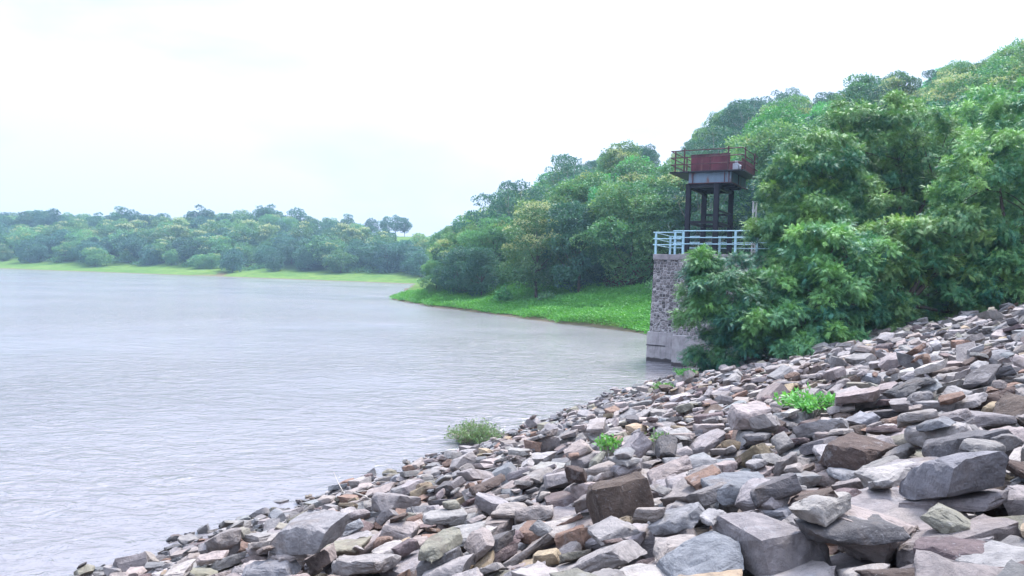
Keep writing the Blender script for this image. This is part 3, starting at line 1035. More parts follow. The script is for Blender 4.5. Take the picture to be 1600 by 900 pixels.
def trunk_mesh(name, seed, cs, H, base, r0, mat, nl=9, lean=0.0):
    rnd = random.Random(seed)
    mb = MB()
    lx, ly = rnd.gauss(0, lean), rnd.gauss(0, lean)
    top = H * 0.72
    pts = [(lx * (z / top) ** 2 + rnd.gauss(0, .06), ly * (z / top) ** 2 + rnd.gauss(0, .06), z) for z in np.linspace(-0.6, top, 7)]
    mb.tube(pts, [r0 * (1.25 if i == 0 else 1 - 0.8 * i / 6) for i in range(7)], 7)
    pick = sorted(cs, key=lambda c: rnd.random())[:nl]
    for c in pick:
        z0 = max(base * 0.6, min(top * 0.9, c[2] * rnd.uniform(0.35, 0.65)))
        f = z0 / top
        st = Vector((lx * f * f, ly * f * f, z0))
        e = Vector(c)
        mid = st.lerp(e, 0.5) + Vector((rnd.gauss(0, .2), rnd.gauss(0, .2), -0.1 * (e - st).length + rnd.gauss(0, .15)))
        rr0 = r0 * (1 - 0.75 * f) * 0.55
        mb.tube([st, st.lerp(mid, .5) + Vector((0, 0, .1)), mid, e], [rr0, rr0 * .8, rr0 * .6, rr0 * .2], 5)
    me = mb.mesh(name, True); me.materials.append(mat)
    return me


PR = {}    # species -> list of (trunk mesh, crown mesh, H)
def species(key, mat, bark, n, H, R, base, nclump, rc, per, leaf, blossom=0, shape=1.0, airy=0.0, r0=0.2, seed=0, nl=9):
    PR[key] = []
    for i in range(n):
        rng = random.Random(seed + i)
        h = H * rng.uniform(0.92, 1.08); r = R * rng.uniform(0.9, 1.12)
        cm, cs = clump_crown('crown', seed * 10 + i, h, r, base, nclump, rc, per, leaf, MAT[mat], blossom, shape, airy)
        PR[key].append((trunk_mesh('trunk', seed + i, cs, h, base, r0, MAT[bark], nl, 0.3), cm, h))


# nearer hillside
species('blossom', 'blossom_leaf', 'bark', 3, 11.5, 3.9, 2.2, 44, 1.25, 560, 0.23, blossom=0.55, seed=20)
species('broad', 'mid_leaf', 'bark', 3, 11.5, 4.4, 1.8, 46, 1.3, 560, 0.225, blossom=0.12, seed=30)
species('dark', 'dark_leaf', 'bark', 2, 10.0, 3.5, 1.2, 40, 1.2, 560, 0.21, seed=40)
species('bright', 'bright_leaf', 'bark', 2, 10.0, 3.8, 2.0, 34, 1.25, 560, 0.23, shape=1.3, seed=50)
species('airy', 'dark_leaf', 'bark_pale', 2, 12.5, 4.4, 4.0, 30, 0.95, 340, 0.20, airy=0.6, r0=0.2, seed=60, nl=22)
# far shore, larger leaves, fewer
species('f_round', 'dark_leaf', 'bark', 3, 10, 4.4, 0.8, 36, 1.45, 190, 0.42, seed=70, nl=4)
species('f_blossom', 'blossom_leaf', 'bark', 2, 10, 4.2, 1.5, 34, 1.4, 190, 0.42, blossom=0.6, seed=80, nl=4)
species('f_broad', 'mid_leaf', 'bark', 3, 10, 4.4, 1.2, 36, 1.45, 190, 0.42, blossom=0.1, seed=90, nl=4)
species('f_crest', 'dark_leaf', 'bark', 3, 11, 4.0, 3.2, 24, 1.3, 170, 0.42, airy=0.3, seed=100, nl=14)
print('species', round(time.time() - T0, 1))

trees = []       # dicts for labelling
NAMES = {'blossom': 'blossoming_tree', 'broad': 'broadleaf_tree', 'dark': 'dark_leaved_tree', 'bright': 'bright_green_tree', 'airy': 'sparse_tree',
         'f_round': 'round_crowned_tree', 'f_blossom': 'blossoming_tree', 'f_broad': 'broadleaf_tree', 'f_crest': 'sparse_tree'}


def plant(key, x, y, height, zone, wscale=1.0, k=None, rz=None, label=None):
    lst = PR[key]; rnd = random.Random(int(x * 131 + y * 17))
    i = rnd.randrange(len(lst)) if k is None else k % len(lst)
    tm, cm, H = lst[i]
    sc = height / H
    e = empty(NAMES[key], (x, y, tz(x, y) - 0.1), rnd.uniform(0, 2 * PI) if rz is None else rz)
    e.scale = (sc * wscale, sc * wscale, sc)
    link('trunk', tm, None, e); link('crown', cm, None, e)
    px, py, d = project((x, y, tz(x, y) + height * .6))
    trees.append(dict(o=e, key=key, px=px, py=py, d=d, zone=zone, label=label))
    return e


SKY_T = [(560, 400), (625, 398), (660, 372), (700, 350), (730, 318), (770, 298), (800, 285), (835, 250), (870, 232), (920, 255), (950, 225), (1000, 222), (1040, 242),
         (1068, 232), (1100, 196), (1130, 168), (1150, 160), (1215, 132), (1260, 148), (1340, 118), (1400, 108), (1480, 98), (1540, 85), (1600, 55), (1700, 30), (1900, 10)]
SKY_F = [(-200, 330), (0, 330), (80, 322), (150, 328), (200, 338), (260, 333), (300, 330), (350, 326), (420, 318), (450, 330), (500, 336), (550, 346), (600, 356), (650, 362), (750, 380)]


def interp(tab, x):
    return float(np.interp(x, [t[0] for t in tab], [t[1] for t in tab]))


def max_h(tab, x, y):
    z = tz(x, y)
    px, py, d = project((x, y, z + 8))
    return (py - interp(tab, px)) / F * d + 8


# individually placed trees of the spit and lower hillside: px, py (foot), distance, species, height
def at_px(px, d):
    r = ray(px, 440); k = d / r.y
    return r.x * k, d


SPOTS = [
    (682, 114, 'broad', 6.0, 1.0), (700, 119, 'dark', 7.5, 1.1), (716, 108, 'dark', 7.5, 1.25), (735, 116, 'blossom', 10.0, 1.0),
    (705, 124, 'blossom', 9.5, 1.05), (752, 104, 'dark', 7.5, 1.0), (770, 112, 'broad', 11.5, 1.0),
    (803, 118, 'airy', 15.5, 1.0), (838, 96, 'blossom', 12.8, 1.1), (905, 92, 'dark', 12.2, 0.95), (870, 106, 'broad', 14, 1.0),
    (772, 124, 'airy', 15.5, 1.1), (955, 98, 'bright', 11.5, 1.05), (990, 102, 'blossom', 13.5, 1.1), (925, 108, 'broad', 13.5, 1.1), (1030, 96, 'broad', 12.0, 1.0),
    (1062, 90, 'blossom', 12.5, 1.0), (880, 128, 'airy', 17, 1.05), (965, 130, 'blossom', 15, 1.1), (1000, 135, 'airy', 16, 1.1), (1110, 94, 'bright', 11, 1.0),
]
placed = []
for i, (px, d, key, h, ws) in enumerate(SPOTS):
    x, y = at_px(px, d)
    h = min(h, max(5.0, max_h(SKY_T, x, y)))
    plant(key, x, y, h, 'hill', ws, k=i)
    placed.append((x, y))

# fill the wooded hillside
rt = random.Random(77)
cnt = 0
cands = []
yy = 76.0
while yy < 205:
    step = 8.0 + (yy - 76) * 0.022
    xx = -0.12 * yy
    while xx < 0.80 * yy:
        cands.append((xx + rt.uniform(-2.6, 2.6), yy + rt.uniform(-2.6, 2.6)))
        xx += step
    yy += step * 0.95
for x, y in cands:
    q = float(q_near(np.array([x]), np.array([y]))[0])
    if q < 13.5 or q > 100: continue
    if any((x - a) ** 2 + (y - b) ** 2 < 36 for a, b in placed): continue
    px, py, d = project((x, y, tz(x, y) + 6))
    if px < 640 or px > 1760: continue
    mh = max_h(SKY_T, x, y)
    if mh < 4.5: continue
    h = min(mh * rt.uniform(0.88, 1.0), rt.uniform(10, 14.5))
    crest = mh < 15 and y > 120
    key = rt.choices(['blossom', 'broad', 'dark', 'bright', 'airy'], [0.26, 0.36, 0.14, 0.13, 0.11] if not crest else [0.14, 0.28, 0.14, 0.06, 0.38])[0]
    plant(key, x, y, h, 'hill', rt.uniform(0.95, 1.2))
    placed.append((x, y)); cnt += 1
print('hill trees', len(trees))

# far shore
nf = 0
for row, (qrow, step) in enumerate([(30, 10), (39, 11.5), (50, 12), (63, 12.5), (78, 13), (97, 13), (116, 13)]):
    t = -170.0
    while t < 245:
        tt = t + rt.uniform(-3, 3); q = qrow + rt.uniform(-4, 4) + (rt.uniform(-12, 5) if row == 0 else 0)
        t += step
        bx = -222 + 0.961 * tt; by = 321 - 0.277 * tt
        x = bx + 0.277 * q; y = by + 0.961 * q
        px, py, d = project((x, y, tz(x, y) + 6))
        if px < -35 or px > 700: continue
        if row >= 4 and px > 585: continue
        mh = max_h(SKY_F, x, y)
        if mh < 5: continue
        if row == 0 and 395 < px < 650 and rt.random() < 0.35: continue
        h = min(mh * rt.uniform(0.85, 1.12), rt.uniform(9.5, 14.5))
        if row == 0: h = rt.uniform(7, 12)
        keys = ['f_round', 'f_blossom', 'f_broad', 'f_crest']
        wg = [0.5, 0.15, 0.35, 0.0] if row < 2 else ([0.15, 0.45, 0.4, 0.0] if row < 4 else [0.3, 0.12, 0.4, 0.18])
        plant(rt.choices(keys, wg)[0], x, y, h, 'far0' if row == 0 else ('far1' if row < 4 else 'far2'), rt.uniform(0.95, 1.3))
        nf += 1
for px, d, h in [(60, 425, 14), (85, 418, 15), (185, 420, 15), (205, 425, 13), (312, 420, 16), (405, 412, 15), (418, 418, 16), (578, 400, 9.5), (600, 402, 10.5), (616, 398, 11.5), (630, 400, 10), (150, 415, 13), (460, 410, 14), (540, 405, 11)]:
    x, y = at_px(px, d)
    plant('f_crest', x, y, h, 'crest', 1.0)
print('trees', len(trees), 'far', nf, round(time.time() - T0, 1))

ORDW = ['leftmost', 'second', 'third', 'fourth', 'fifth', 'sixth', 'seventh', 'eighth', 'ninth', 'tenth', 'eleventh', 'twelfth', 'thirteenth', 'fourteenth', 'fifteenth',
        'sixteenth', 'seventeenth', 'eighteenth', 'nineteenth', 'twentieth']
for k in range(1, 10): ORDW.append('twenty-' + ['', 'first', 'second', 'third', 'fourth', 'fifth', 'sixth', 'seventh', 'eighth', 'ninth'][k])
ORDW += ['thirtieth'] + ['thirty-' + w_ for w_ in ('first', 'second', 'third', 'fourth', 'fifth', 'sixth', 'seventh', 'eighth', 'ninth')]
ADJ = {'blossom': 'pale-blossomed tree', 'broad': 'broad green tree', 'dark': 'dark dense tree', 'bright': 'fresh green tree', 'airy': 'thin see-through tree',
       'f_round': 'dark rounded tree', 'f_blossom': 'pale-topped tree', 'f_broad': 'mid-green tree', 'f_crest': 'open-crowned tree'}
bk = {}
for t in trees:
    if t['zone'] == 'hill':
        if t['px'] < 830: zn = 'behind the green spit'
        elif t['px'] < 1060: zn = 'on the hillside left of the tower' if t['py'] > 330 else 'high on the hill left of the tower'
        else: zn = 'on the hill behind the tower' if t['px'] < 1200 else ('on the hilltop above the neem trees' if t['py'] < 200 else 'on the hillside behind the neem trees')
        gp = 'trees on the near hillside'
    else:
        zn = {'far0': 'at the grass edge of the far shore', 'far1': 'on the lower far hillside', 'far2': 'on the upper far hillside', 'crest': 'poking above the far skyline'}[t['zone']]
        gp = 'trees along the far shore'
    t['gp'] = gp
    bk.setdefault((ADJ[t['key']], zn), []).append(t)
for (ad, zn), lst in bk.items():
    lst.sort(key=lambda t: t['px'])
    for k, t in enumerate(lst):
        lab = (f'{ad} {zn}' if len(lst) == 1 else (f'leftmost {ad} {zn}' if k == 0 else f'{ad} {zn}, {ORDW[min(k, len(ORDW) - 1)]} from the left'))
        tag(t['o'], lab, 'tree', t['gp'])

# ------------------------------------------------------------------ neem trees by the dam
def frond_template(nl, rng):
    """pinnate leaf along +x, drooping in -z; returns leaf quads (verts)"""
    V = []
    npair = nl // 2
    for i in range(npair + 1):
        t = (i + 0.6) / (npair + 0.6)
        x = t * 0.85; z = -0.22 * t * t
        for sd in ((-1, 1) if i < npair else (0,)):
            ang = 0.95 - 0.35 * t
            ax = np.array([math.cos(ang * sd), math.sin(ang * sd), -0.25]) if sd else np.array([1, 0, -0.5])
            ax = ax / np.linalg.norm(ax)
            side = np.cross(ax, [0, 0, 1]); side = side / np.linalg.norm(side)
            L = (0.36 if sd else 0.33) * (1 - 0.25 * abs(t - 0.5))
            W = 0.14
            p = np.array([x, 0, z])
            dn = np.array([0, 0, -0.03])
            V += [p, p + ax * L * .4 + side * W * .5, p + ax * L + dn, p + ax * L * .4 - side * W * .5]
    return np.array(V)


def neem_crown(name, seed, lobes, nfr, scale=0.245, droop=0.15, mat='neem', inner=0.25):
    """lobes: list of (cx,cy,cz, rx,ry,rz); sprays of pinnate leaves on twig ends over the lobes"""
    rng = np.random.default_rng(seed)
    tpl = frond_template(6, rng)
    areas = np.array([(l[3] * l[4] + l[4] * l[5] + l[3] * l[5]) for l in lobes])
    # branch-end clusters over each lobe, sprays of leaves round each cluster
    cc_, cl_ = [], []
    for l, ar in zip(lobes, areas):
        k = int(ar * 3.3) + 6
        d0 = rand_dirs(k, rng)
        d0[:, 2] = np.where((d0[:, 2] < -0.35) & (rng.random(k) < .4), -d0[:, 2], d0[:, 2])
        cc_.append(np.array(l[:3]) + d0 * np.array(l[3:]) * rng.uniform(0.62, 1.08, k)[:, None]); cl_.append(d0)
    cc_ = np.concatenate(cc_); cl_ = np.concatenate(cl_)
    ncl = len(cc_)
    crad = rng.uniform(0.30, 0.68, ncl); ctint = np.clip(rng.beta(1.3, 2.6, ncl) + (rng.random(ncl) < .12) * .4, 0, 1)
    nsp = int(nfr * 3.1) // 8
    pw = crad ** 2; pw = pw / pw.sum()
    ci = rng.choice(ncl, nsp, p=pw)
    d = norm(rand_dirs(nsp, rng) + cl_[ci] * 0.55 + np.array([0, 0, 0.25]))
    rad = crad[ci] * rng.uniform(0.55, 1.05, nsp)
    c = cc_[ci] + d * rad[:, None] * np.array([1.15, 1.15, 0.75])
    axis = norm(d * np.array([1, 1, 0.6]) + rng.normal(size=(nsp, 3)) * 0.45)
    sp_t = np.clip(ctint[ci] + rng.normal(size=nsp) * 0.13 + (d[:, 2] > .5) * 0.10, 0, 1)
    # fronds around each twig tip
    rep = 8
    C = np.repeat(c, rep, 0); AX = np.repeat(axis, rep, 0); TT = np.repeat(sp_t, rep)
    n = len(C)
    along = np.tile(np.linspace(0, 1, rep), nsp)
    C = C - AX * (0.30 * (1 - along))[:, None] * rng.uniform(0.7, 1.2, n)[:, None]
    rd = rand_dirs(n, rng)
    perp = norm(rd - AX * np.sum(rd * AX, 1)[:, None])
    open_ = (0.85 - 0.5 * along)[:, None]
    fw = norm(AX * (1 - open_ * .55) + perp * open_ + np.array([0, 0, -droop]))
    upv = norm(np.array([0, 0, 1.0]) + rng.normal(size=(n, 3)) * 0.25)
    sdv = norm(np.cross(upv, fw)); upv = np.cross(fw, sdv)
    sc = scale * rng.uniform(0.7, 1.2, n)
    C = C + rng.normal(size=(n, 3)) * 0.05
    V = (C[:, None, :] + sc[:, None, None] * (tpl[None, :, 0:1] * fw[:, None, :] + tpl[None, :, 1:2] * sdv[:, None, :] + tpl[None, :, 2:3] * upv[:, None, :]))
    V = V.reshape(-1, 3)
    Fq = np.arange(len(V)).reshape(-1, 4)
    tint = np.repeat(np.clip(TT + rng.normal(size=n) * 0.08, 0, 1), len(tpl))
    me = mesh_np(name, V, Fq, {'tint': tint})
    me.materials.append(MAT[mat])
    return me


def neem_limbs(seed, lobes, r0, trunk_h):
    rnd = random.Random(seed); mb = MB()
    fork = Vector((rnd.gauss(0, .15), rnd.gauss(0, .15), trunk_h))
    mb.tube([(0, 0, -0.6), (0.03, 0, trunk_h * .4), fork], [r0 * 1.2, r0, r0 * .85], 9)
    for l in lobes:
        e = Vector(l[:3])
        mid = fork.lerp(e, 0.5) + Vector((rnd.gauss(0, .2), rnd.gauss(0, .2), rnd.uniform(-.1, .4)))
        mb.tube([fork, fork.lerp(mid, .5) + Vector((0, 0, .08)), mid, e], [r0 * .62, r0 * .5, r0 * .38, r0 * .18], 7)
        for k in range(7):
            d = Vector((rnd.gauss(0, 1), rnd.gauss(0, 1), rnd.gauss(0, .8))).normalized()
            t = e + Vector((d.x * l[3], d.y * l[4], d.z * l[5])) * 0.85
            s = mid.lerp(e, rnd.uniform(.3, 1))
            mb.tube([s, s.lerp(t, .5) + Vector((0, 0, .12)), t], [r0 * .17, r0 * .1, 0.012], 5)
    me = mb.mesh('trunk', True); me.materials.append(MAT['bark'])
    return me


def neem(px, d, lobes_px, nfr, seed, label, trunk_h=1.4, r0=0.2, **kw):
    """lobes given as (px, py, depth offset, rx, ry, rz) and turned into metres at distance d"""
    x, y = at_px(px, d); z = tz(x, y)
    L = []
    for (lx, ly, dd, rx, ry, rz) in lobes_px:
        r = ray(lx, ly); k = (d + dd) / r.y
        p = CAM + r * k
        L.append((p.x - x, p.y - y, p.z - z, rx, ry, rz))
    e = empty('neem_tree', (x, y, z))
    link('trunk', neem_limbs(seed, L, r0, trunk_h), None, e)
    link('crown', neem_crown('crown', seed, L, nfr, **kw), None, e)
    tag(e, label, 'tree', 'neem trees at the edge of the stones')
    return e


# px/m at d: 1155/d
neem(1160, 30.5, [(1128, 447, -0.3, 1.2, 1.1, 1.0), (1104, 495, 0, 0.92, 1.0, 1.1), (1160, 505, -0.8, 1.5, 1.2, 1.3), (1212, 480, 0, 1.4, 1.2, 1.5), (1170, 550, -1.0, 1.1, 1.0, 0.95),
                  (1099, 416, 0.2, 0.28, 0.3, 0.5), (1215, 545, -0.9, 1.2, 1.0, 1.05), (1112, 548, 0.2, 0.75, 0.8, 0.6)], 11000, 1,
     'low spreading neem tree hanging over the water beside the stone pier', trunk_h=0.9)
neem(1250, 35, [(1250, 300, 0, 1.7, 1.7, 1.8), (1285, 262, 0.5, 2.0, 1.7, 1.6), (1232, 378, -0.3, 1.5, 1.4, 1.3), (1280, 360, -1.2, 2.1, 1.7, 1.7), (1245, 440, -1.0, 1.7, 1.4, 1.6), (1310, 320, 0.5, 1.9, 1.7, 1.6)], 14000, 2,
     'tall light green neem tree just right of the tower', trunk_h=2.5)
neem(1300, 29.0, [(1290, 470, 0, 1.6, 1.4, 1.5), (1330, 400, 0.2, 1.3, 1.2, 0.9), (1255, 520, -0.6, 1.3, 1.2, 1.2), (1330, 505, 0.4, 1.1, 1.1, 1.1), (1285, 395, 0.3, 1.3, 1.2, 1.2), (1250, 555, -1.2, 1.0, .9, .6), (1300, 540, -.6, 1.1, .9, .6)], 9500, 3,
     'drooping neem tree with yellow-green tips in front of the dark hollow', trunk_h=1.2)
neem(1400, 39, [(1330, 225, 0, 2.3, 2.0, 2.0), (1400, 210, 0, 2.8, 2.2, 1.9), (1470, 245, 0, 2.6, 2.2, 2.0), (1370, 300, 0.5, 2.8, 2.0, 1.6), (1440, 320, 0.8, 2.8, 2.0, 1.7), (1520, 310, 1.0, 2.5, 2.0, 2.0)], 17000, 4,
     'tallest spreading neem tree with dark hollow beneath its crown', trunk_h=3.5, r0=0.28)
neem(1420, 29.5, [(1400, 460, 0.2, 1.6, 1.4, 1.5), (1450, 400, 0, 1.7, 1.4, 1.2), (1400, 385, 0.4, 1.2, 1.2, 1.0), (1500, 370, 0, 1.7, 1.4, 1.3), (1480, 450, 0.2, 1.5, 1.3, 1.3), (1365, 530, 0.4, 0.9, 0.8, 0.5), (1440, 480, .6, 1.3, 1.1, 1.0), (1420, 515, 0, 1.2, .9, .6), (1490, 490, .3, 1.2, .9, .7)], 12500, 5,
     'bushy neem tree with bright layered sprays above the tan boulder', trunk_h=1.0)
neem(1580, 30, [(1560, 280, 0, 2.4, 2.0, 1.9), (1620, 330, 0, 2.5, 2.0, 2.0), (1590, 400, 0.6, 2.3, 1.8, 1.6), (1640, 230, 1, 2.8, 2.2, 2.0), (1540, 430, -.5, 1.6, 1.5, 1.5), (1595, 438, -1.0, 1.4, 1.2, 1.1), (1660, 425, -1.0, 1.5, 1.2, 1.2), (1545, 462, -1.0, 1.0, .9, .7)], 14000, 6,
     'shaded neem tree at the right side above the highest stones', trunk_h=2.0)
neem(1500, 46, [(1450, 215, 0, 2.6, 2.3, 2.0), (1540, 200, 0, 3.2, 2.6, 2.2), (1620, 190, 0, 3.2, 2.6, 2.4), (1500, 280, 0, 3.4, 2.4, 2.2), (1590, 290, 0, 3.2, 2.4, 2.4), (1440, 300, 0, 3.2, 2.4, 2.4), (1560, 380, -1, 3.2, 2.2, 2.2), (1480, 390, -1, 3.2, 2.2, 2.2)], 14000, 7,
     'neem tree behind the others with its top showing at the upper right', trunk_h=3.5, scale=0.32)
neem(1320, 45, [(1290, 250, 0, 2.8, 2.3, 2.2), (1360, 240, 0, 3.0, 2.4, 2.2), (1260, 350, 0, 2.8, 2.4, 2.4), (1350, 370, 0, 3.6, 2.4, 2.6), (1300, 450, -1, 3.2, 2.2, 2.2), (1400, 450, -1, 3.2, 2.0, 2.2)], 11000, 8,
     'neem tree in the second row behind the dark hollow', trunk_h=3.0, scale=0.32)
print('neems', round(time.time() - T0, 1))

# ------------------------------------------------------------------ undergrowth, bank plants
def leaf_cover(name, pts, hts, per, leaf, seed, mat):
    rng = np.random.default_rng(seed)
    n = len(pts)
    P = np.repeat(pts, per, 0); Hh = np.repeat(hts, per)
    m_ = len(P)
    off = rng.normal(size=(m_, 3)) * np.array([0.35, 0.35, 0]) * np.repeat(0.6 + hts, per)[:, None]
    P = P + off
    P[:, 2] += Hh * rng.uniform(0.15, 1.0, m_) ** 0.7
    ax = norm(rng.normal(size=(m_, 3)) * np.array([1, 1, .5]) + np.array([0, 0, 0.45]))
    side = norm(np.cross(ax, rand_dirs(m_, rng)))
    sz = leaf * rng.uniform(.6, 1.4, m_)
    V, Fq = leaf_quads(P, ax, side, sz, sz * 0.6)
    tint = np.repeat(np.clip(np.repeat(rng.uniform(0, .8, n), per) + rng.normal(size=m_) * .15, 0, 1), 4)
    me = mesh_np(name, V, Fq, {'tint': tint}); me.materials.append(MAT[mat])
    return me


rng = np.random.default_rng(3)
# bright weeds on the spit
N = 95000
xs = rng.uniform(-26, 32, N); ys = rng.uniform(52, 132, N)
q = q_near(xs, ys)
lim = 14.5 + 2.5 * vnoise(xs / 6, ys / 6, 31)
earth = np.hypot((xs - 16.5) / 5.5, (ys - 94.5) / 3.2) < 0.8
ok = (q > 0.35 + 0.5 * vnoise(xs / 1.3, ys / 1.3, 44)) & (q < lim) & (~earth | (rng.random(N) < .15)) & (xs < 0.28 * ys + 5)
sdam = V2[0] * xs + V2[1] * ys
ok &= terrain(xs, ys) > GZ + SL * sdam + 0.05
xs, ys, q = xs[ok], ys[ok], q[ok]
hts = 0.14 + 0.55 * np.clip(vnoise(xs / 2.6, ys / 2.6, 32) + 0.25, 0, 1) + 0.5 * np.clip(vnoise(xs / 0.9, ys / 0.9, 33) - 0.1, 0, 1) + 0.12 * rng.random(len(xs))
tall = np.exp(-(((xs - 8.5) / 3.2) ** 2 + ((ys - 71.5) / 3.0) ** 2))
hts = hts + 1.1 * tall + 0.6 * np.clip((q - 9) / 5, 0, 1) * rng.random(len(xs))
print('spit plants', len(xs))
me = leaf_cover('ground_cover', np.stack([xs, ys, terrain(xs, ys)], 1), hts, 11, 0.20, 5, 'weed')
tag(link('ground_cover', me), 'bright green weeds carpeting the low spit in front of the trees', 'ground cover', kind='stuff')
# darker undergrowth beneath the hillside trees
N = 9000
xs = rng.uniform(-22, 130, N); ys = rng.uniform(60, 180, N)
q = q_near(xs, ys)
ok = (q > 13) & (q < 60) & (xs < 0.78 * ys) & (xs > -.13 * ys)
earth = np.hypot((xs - 16.5) / 5.5, (ys - 94.5) / 3.2) < 0.85
ok &= ~earth
xs, ys = xs[ok], ys[ok]
me = leaf_cover('undergrowth', np.stack([xs, ys, terrain(xs, ys)], 1), 0.5 + 1.6 * rng.random(len(xs)), 26, 0.34, 6, 'mid_leaf')
tag(link('undergrowth', me), 'dark shrubby undergrowth beneath the hillside trees', 'undergrowth', kind='stuff')
N = 9000
tt = rng.uniform(-40, 240, N); qq = rng.uniform(27, 80, N)
xs = -222 + .961 * tt + .277 * qq; ys = 321 - .277 * tt + .961 * qq
ok = (vnoise(xs / 9, ys / 9, 40) > (0.45 - (qq - 27) / 20))
xs, ys = xs[ok], ys[ok]
me = leaf_cover('undergrowth', np.stack([xs, ys, terrain(xs, ys)], 1), 0.4 + 1.5 * rng.random(len(xs)), 12, 0.6, 7, 'mid_leaf')
tag(link('undergrowth', me), 'green scrub between the trees of the far shore', 'undergrowth', kind='stuff')


def shrub(name, px, py, w, h, n, leaf, mat, label, seed, on_water=False, group=None, cat='plant', d=None, erect=0.6):
    rng = np.random.default_rng(seed)
    if on_water:
        r = ray(px, py); t = -EYE / r.z; p = CAM + r * t
    elif d:
        x, y = at_px(px, d); p = Vector((x, y, tz(x, y)))
    else:
        p = slope_hit(px, py, 0.0)
        a, s = world_to_local(p)
        r_, c_ = int((s - S0) / RES), int((a - A0) / RES)
        hh = float(HM[r_ - 3:r_ + 4, c_ - 3:c_ + 4].max())
        p = Vector(to_world(np.array([[a, s, hh + 0.0]]))[0])
    e = empty(name, p)
    ns = max(5, n // 9)
    mb = MB(); V = []; T = []
    tips = []
    for k in range(ns):
        a = rng.uniform(0, 2 * PI); rad = math.sqrt(rng.uniform()) * w / 2
        tip = np.array([rad * math.cos(a), rad * math.sin(a), h * rng.uniform(.45, 1.0) * (1 - 0.5 * (rad / (w / 2)) ** 2)])
        b = tip * np.array([.35, .35, 0])
        mid = (b + tip) / 2 + np.array([0, 0, .06 * h])
        mb.tube([tuple(b + np.array([0, 0, -.1])), tuple(mid), tuple(tip)], [0.008, 0.006, 0.003], 4)
        for j in range(9):
            t = rng.uniform(.3, 1.02)
            tips.append(b + (tip - b) * t + rng.normal(size=3) * 0.025)
    P = np.array(tips); m_ = len(P)
    ax = norm(rng.normal(size=(m_, 3)) + np.array([0, 0, erect])); side = norm(np.cross(ax, rand_dirs(m_, rng)))
    sz = leaf * rng.uniform(.6, 1.3, m_)
    V, Fq = leaf_quads(P, ax, side, sz, sz * 0.55)
    me = mesh_np('leaves', V, Fq, {'tint': np.repeat(rng.uniform(0, 1, m_), 4)})
    link('stems', mb.mesh('stems'), MAT['twig'], e); link('leaves', me, MAT[mat], e)
    tag(e, label, cat, group)
    return e


shrub('waterside_bush', 742, 690, 1.9, 0.66, 3000, 0.075, 'grey_weed', 'pale green leafy bush standing in the water at the stone edge', 1, True)
shrub('weed_tuft', 1268, 650, 1.0, 0.28, 700, 0.085, 'tuft', 'bright green weed tuft growing on the middle of the stone slope', 2)
shrub('weed_tuft', 956, 731, 0.38, 0.20, 200, 0.07, 'tuft', 'small green weeds just above the big dark boulder', 3)
shrub('weed_tuft', 1030, 712, 0.28, 0.22, 130, 0.05, 'grey_weed', 'thin grey-green sprig right of the small green weeds', 4)
shrub('weed_tuft', 1075, 605, 0.9, 0.28, 500, 0.09, 'tuft', 'green weeds at the waterline under the low neem tree', 5)
shrub('weed_tuft', 1040, 611, 0.9, 0.2, 450, 0.09, 'tuft', 'flat yellow-green weeds at the waterline left of the low neem tree', 6)
shrub('sapling', 788, 0, 2.4, 2.6, 900, 0.42, 'bright_leaf', 'bright big-leaved sapling on the spit below the trees', 7, d=96, cat='sapling')
shrub('sapling', 855, 0, 2.4, 1.8, 600, 0.36, 'mid_leaf', 'dull green bush on the spit right of the bright sapling', 8, d=92, cat='bush')


def stick(pts_px, r, label, seed):
    pts = []
    for px, py, up in pts_px:
        p = slope_hit(px, py, 0.18)
        pts.append(p + Vector((0, 0, up)))
    mb = MB(); mb.tube(pts, [r, r * .8, r * .45], 6)
    o = link('dry_stick', mb.mesh('dry_stick', True), MAT['twig'])
    c = pts[0].copy()
    for v in o.data.vertices: v.co -= c
    o.location = c
    tag(o, label, 'stick', 'dry sticks at the waterline')


stick([(552, 774, 0.05), (570, 782, 0.07), (588, 790, 0.04)], 0.014, 'pale straight stick lying across stones near the water', 1)
stick([(537, 770, 0.0), (528, 762, 0.1), (521, 753, 0.22)], 0.010, 'thin bent twig rising from the shallows', 2)
stick([(574, 765, 0.02), (590, 758, 0.06), (612, 757, 0.05)], 0.010, 'short dark twig lying at the waterline', 3)

# ------------------------------------------------------------------ intake pier and hoist tower
KS = 1.03
P0 = np.array([8.34, 44.3])


def TP(t, e, z):
    p = P0 + V2 * t * KS + U2 * e * KS
    return (p[0], p[1], z)


ROOT = empty('intake_pier', TP(2.9, 1.6, 0)); ROOT.rotation_euler.z = -TH
INV = None


def loc(o):
    """bake: mesh vertices given in world are moved to be local to their parent root"""
    return o


class TM(MB):
    """boxes in tower coordinates (t along the dam normal, e along the dam, z up)"""
    def tbox(s, t0, t1, e0, e1, z0, z1):
        s.box(t0, t1, e0, e1, z0, z1, fn=lambda a, b, c: TP(a, b, c))

    def ttube(s, pts, r, n=8):
        s.tube([TP(*p) for p in pts], r, n)

    def put(s, name, mat, root, sub=None, bevel=0.0, smooth=False):
        Mi = Matrix.Translation(root.location) @ Matrix.Rotation(root.rotation_euler.z, 4, 'Z')
        Mi = Mi.inverted()
        s.v = [tuple(Mi @ Vector(v)) for v in s.v]
        o = link(name, s.mesh(name, smooth), mat, sub or root)
        bm = bmesh.new(); bm.from_mesh(o.data); bmesh.ops.recalc_face_normals(bm, faces=bm.faces); bm.to_mesh(o.data); bm.free()
        if bevel:
            m = o.modifiers.new('bevel', 'BEVEL'); m.width = bevel; m.segments = 1; m.limit_method = 'ANGLE'
        return o


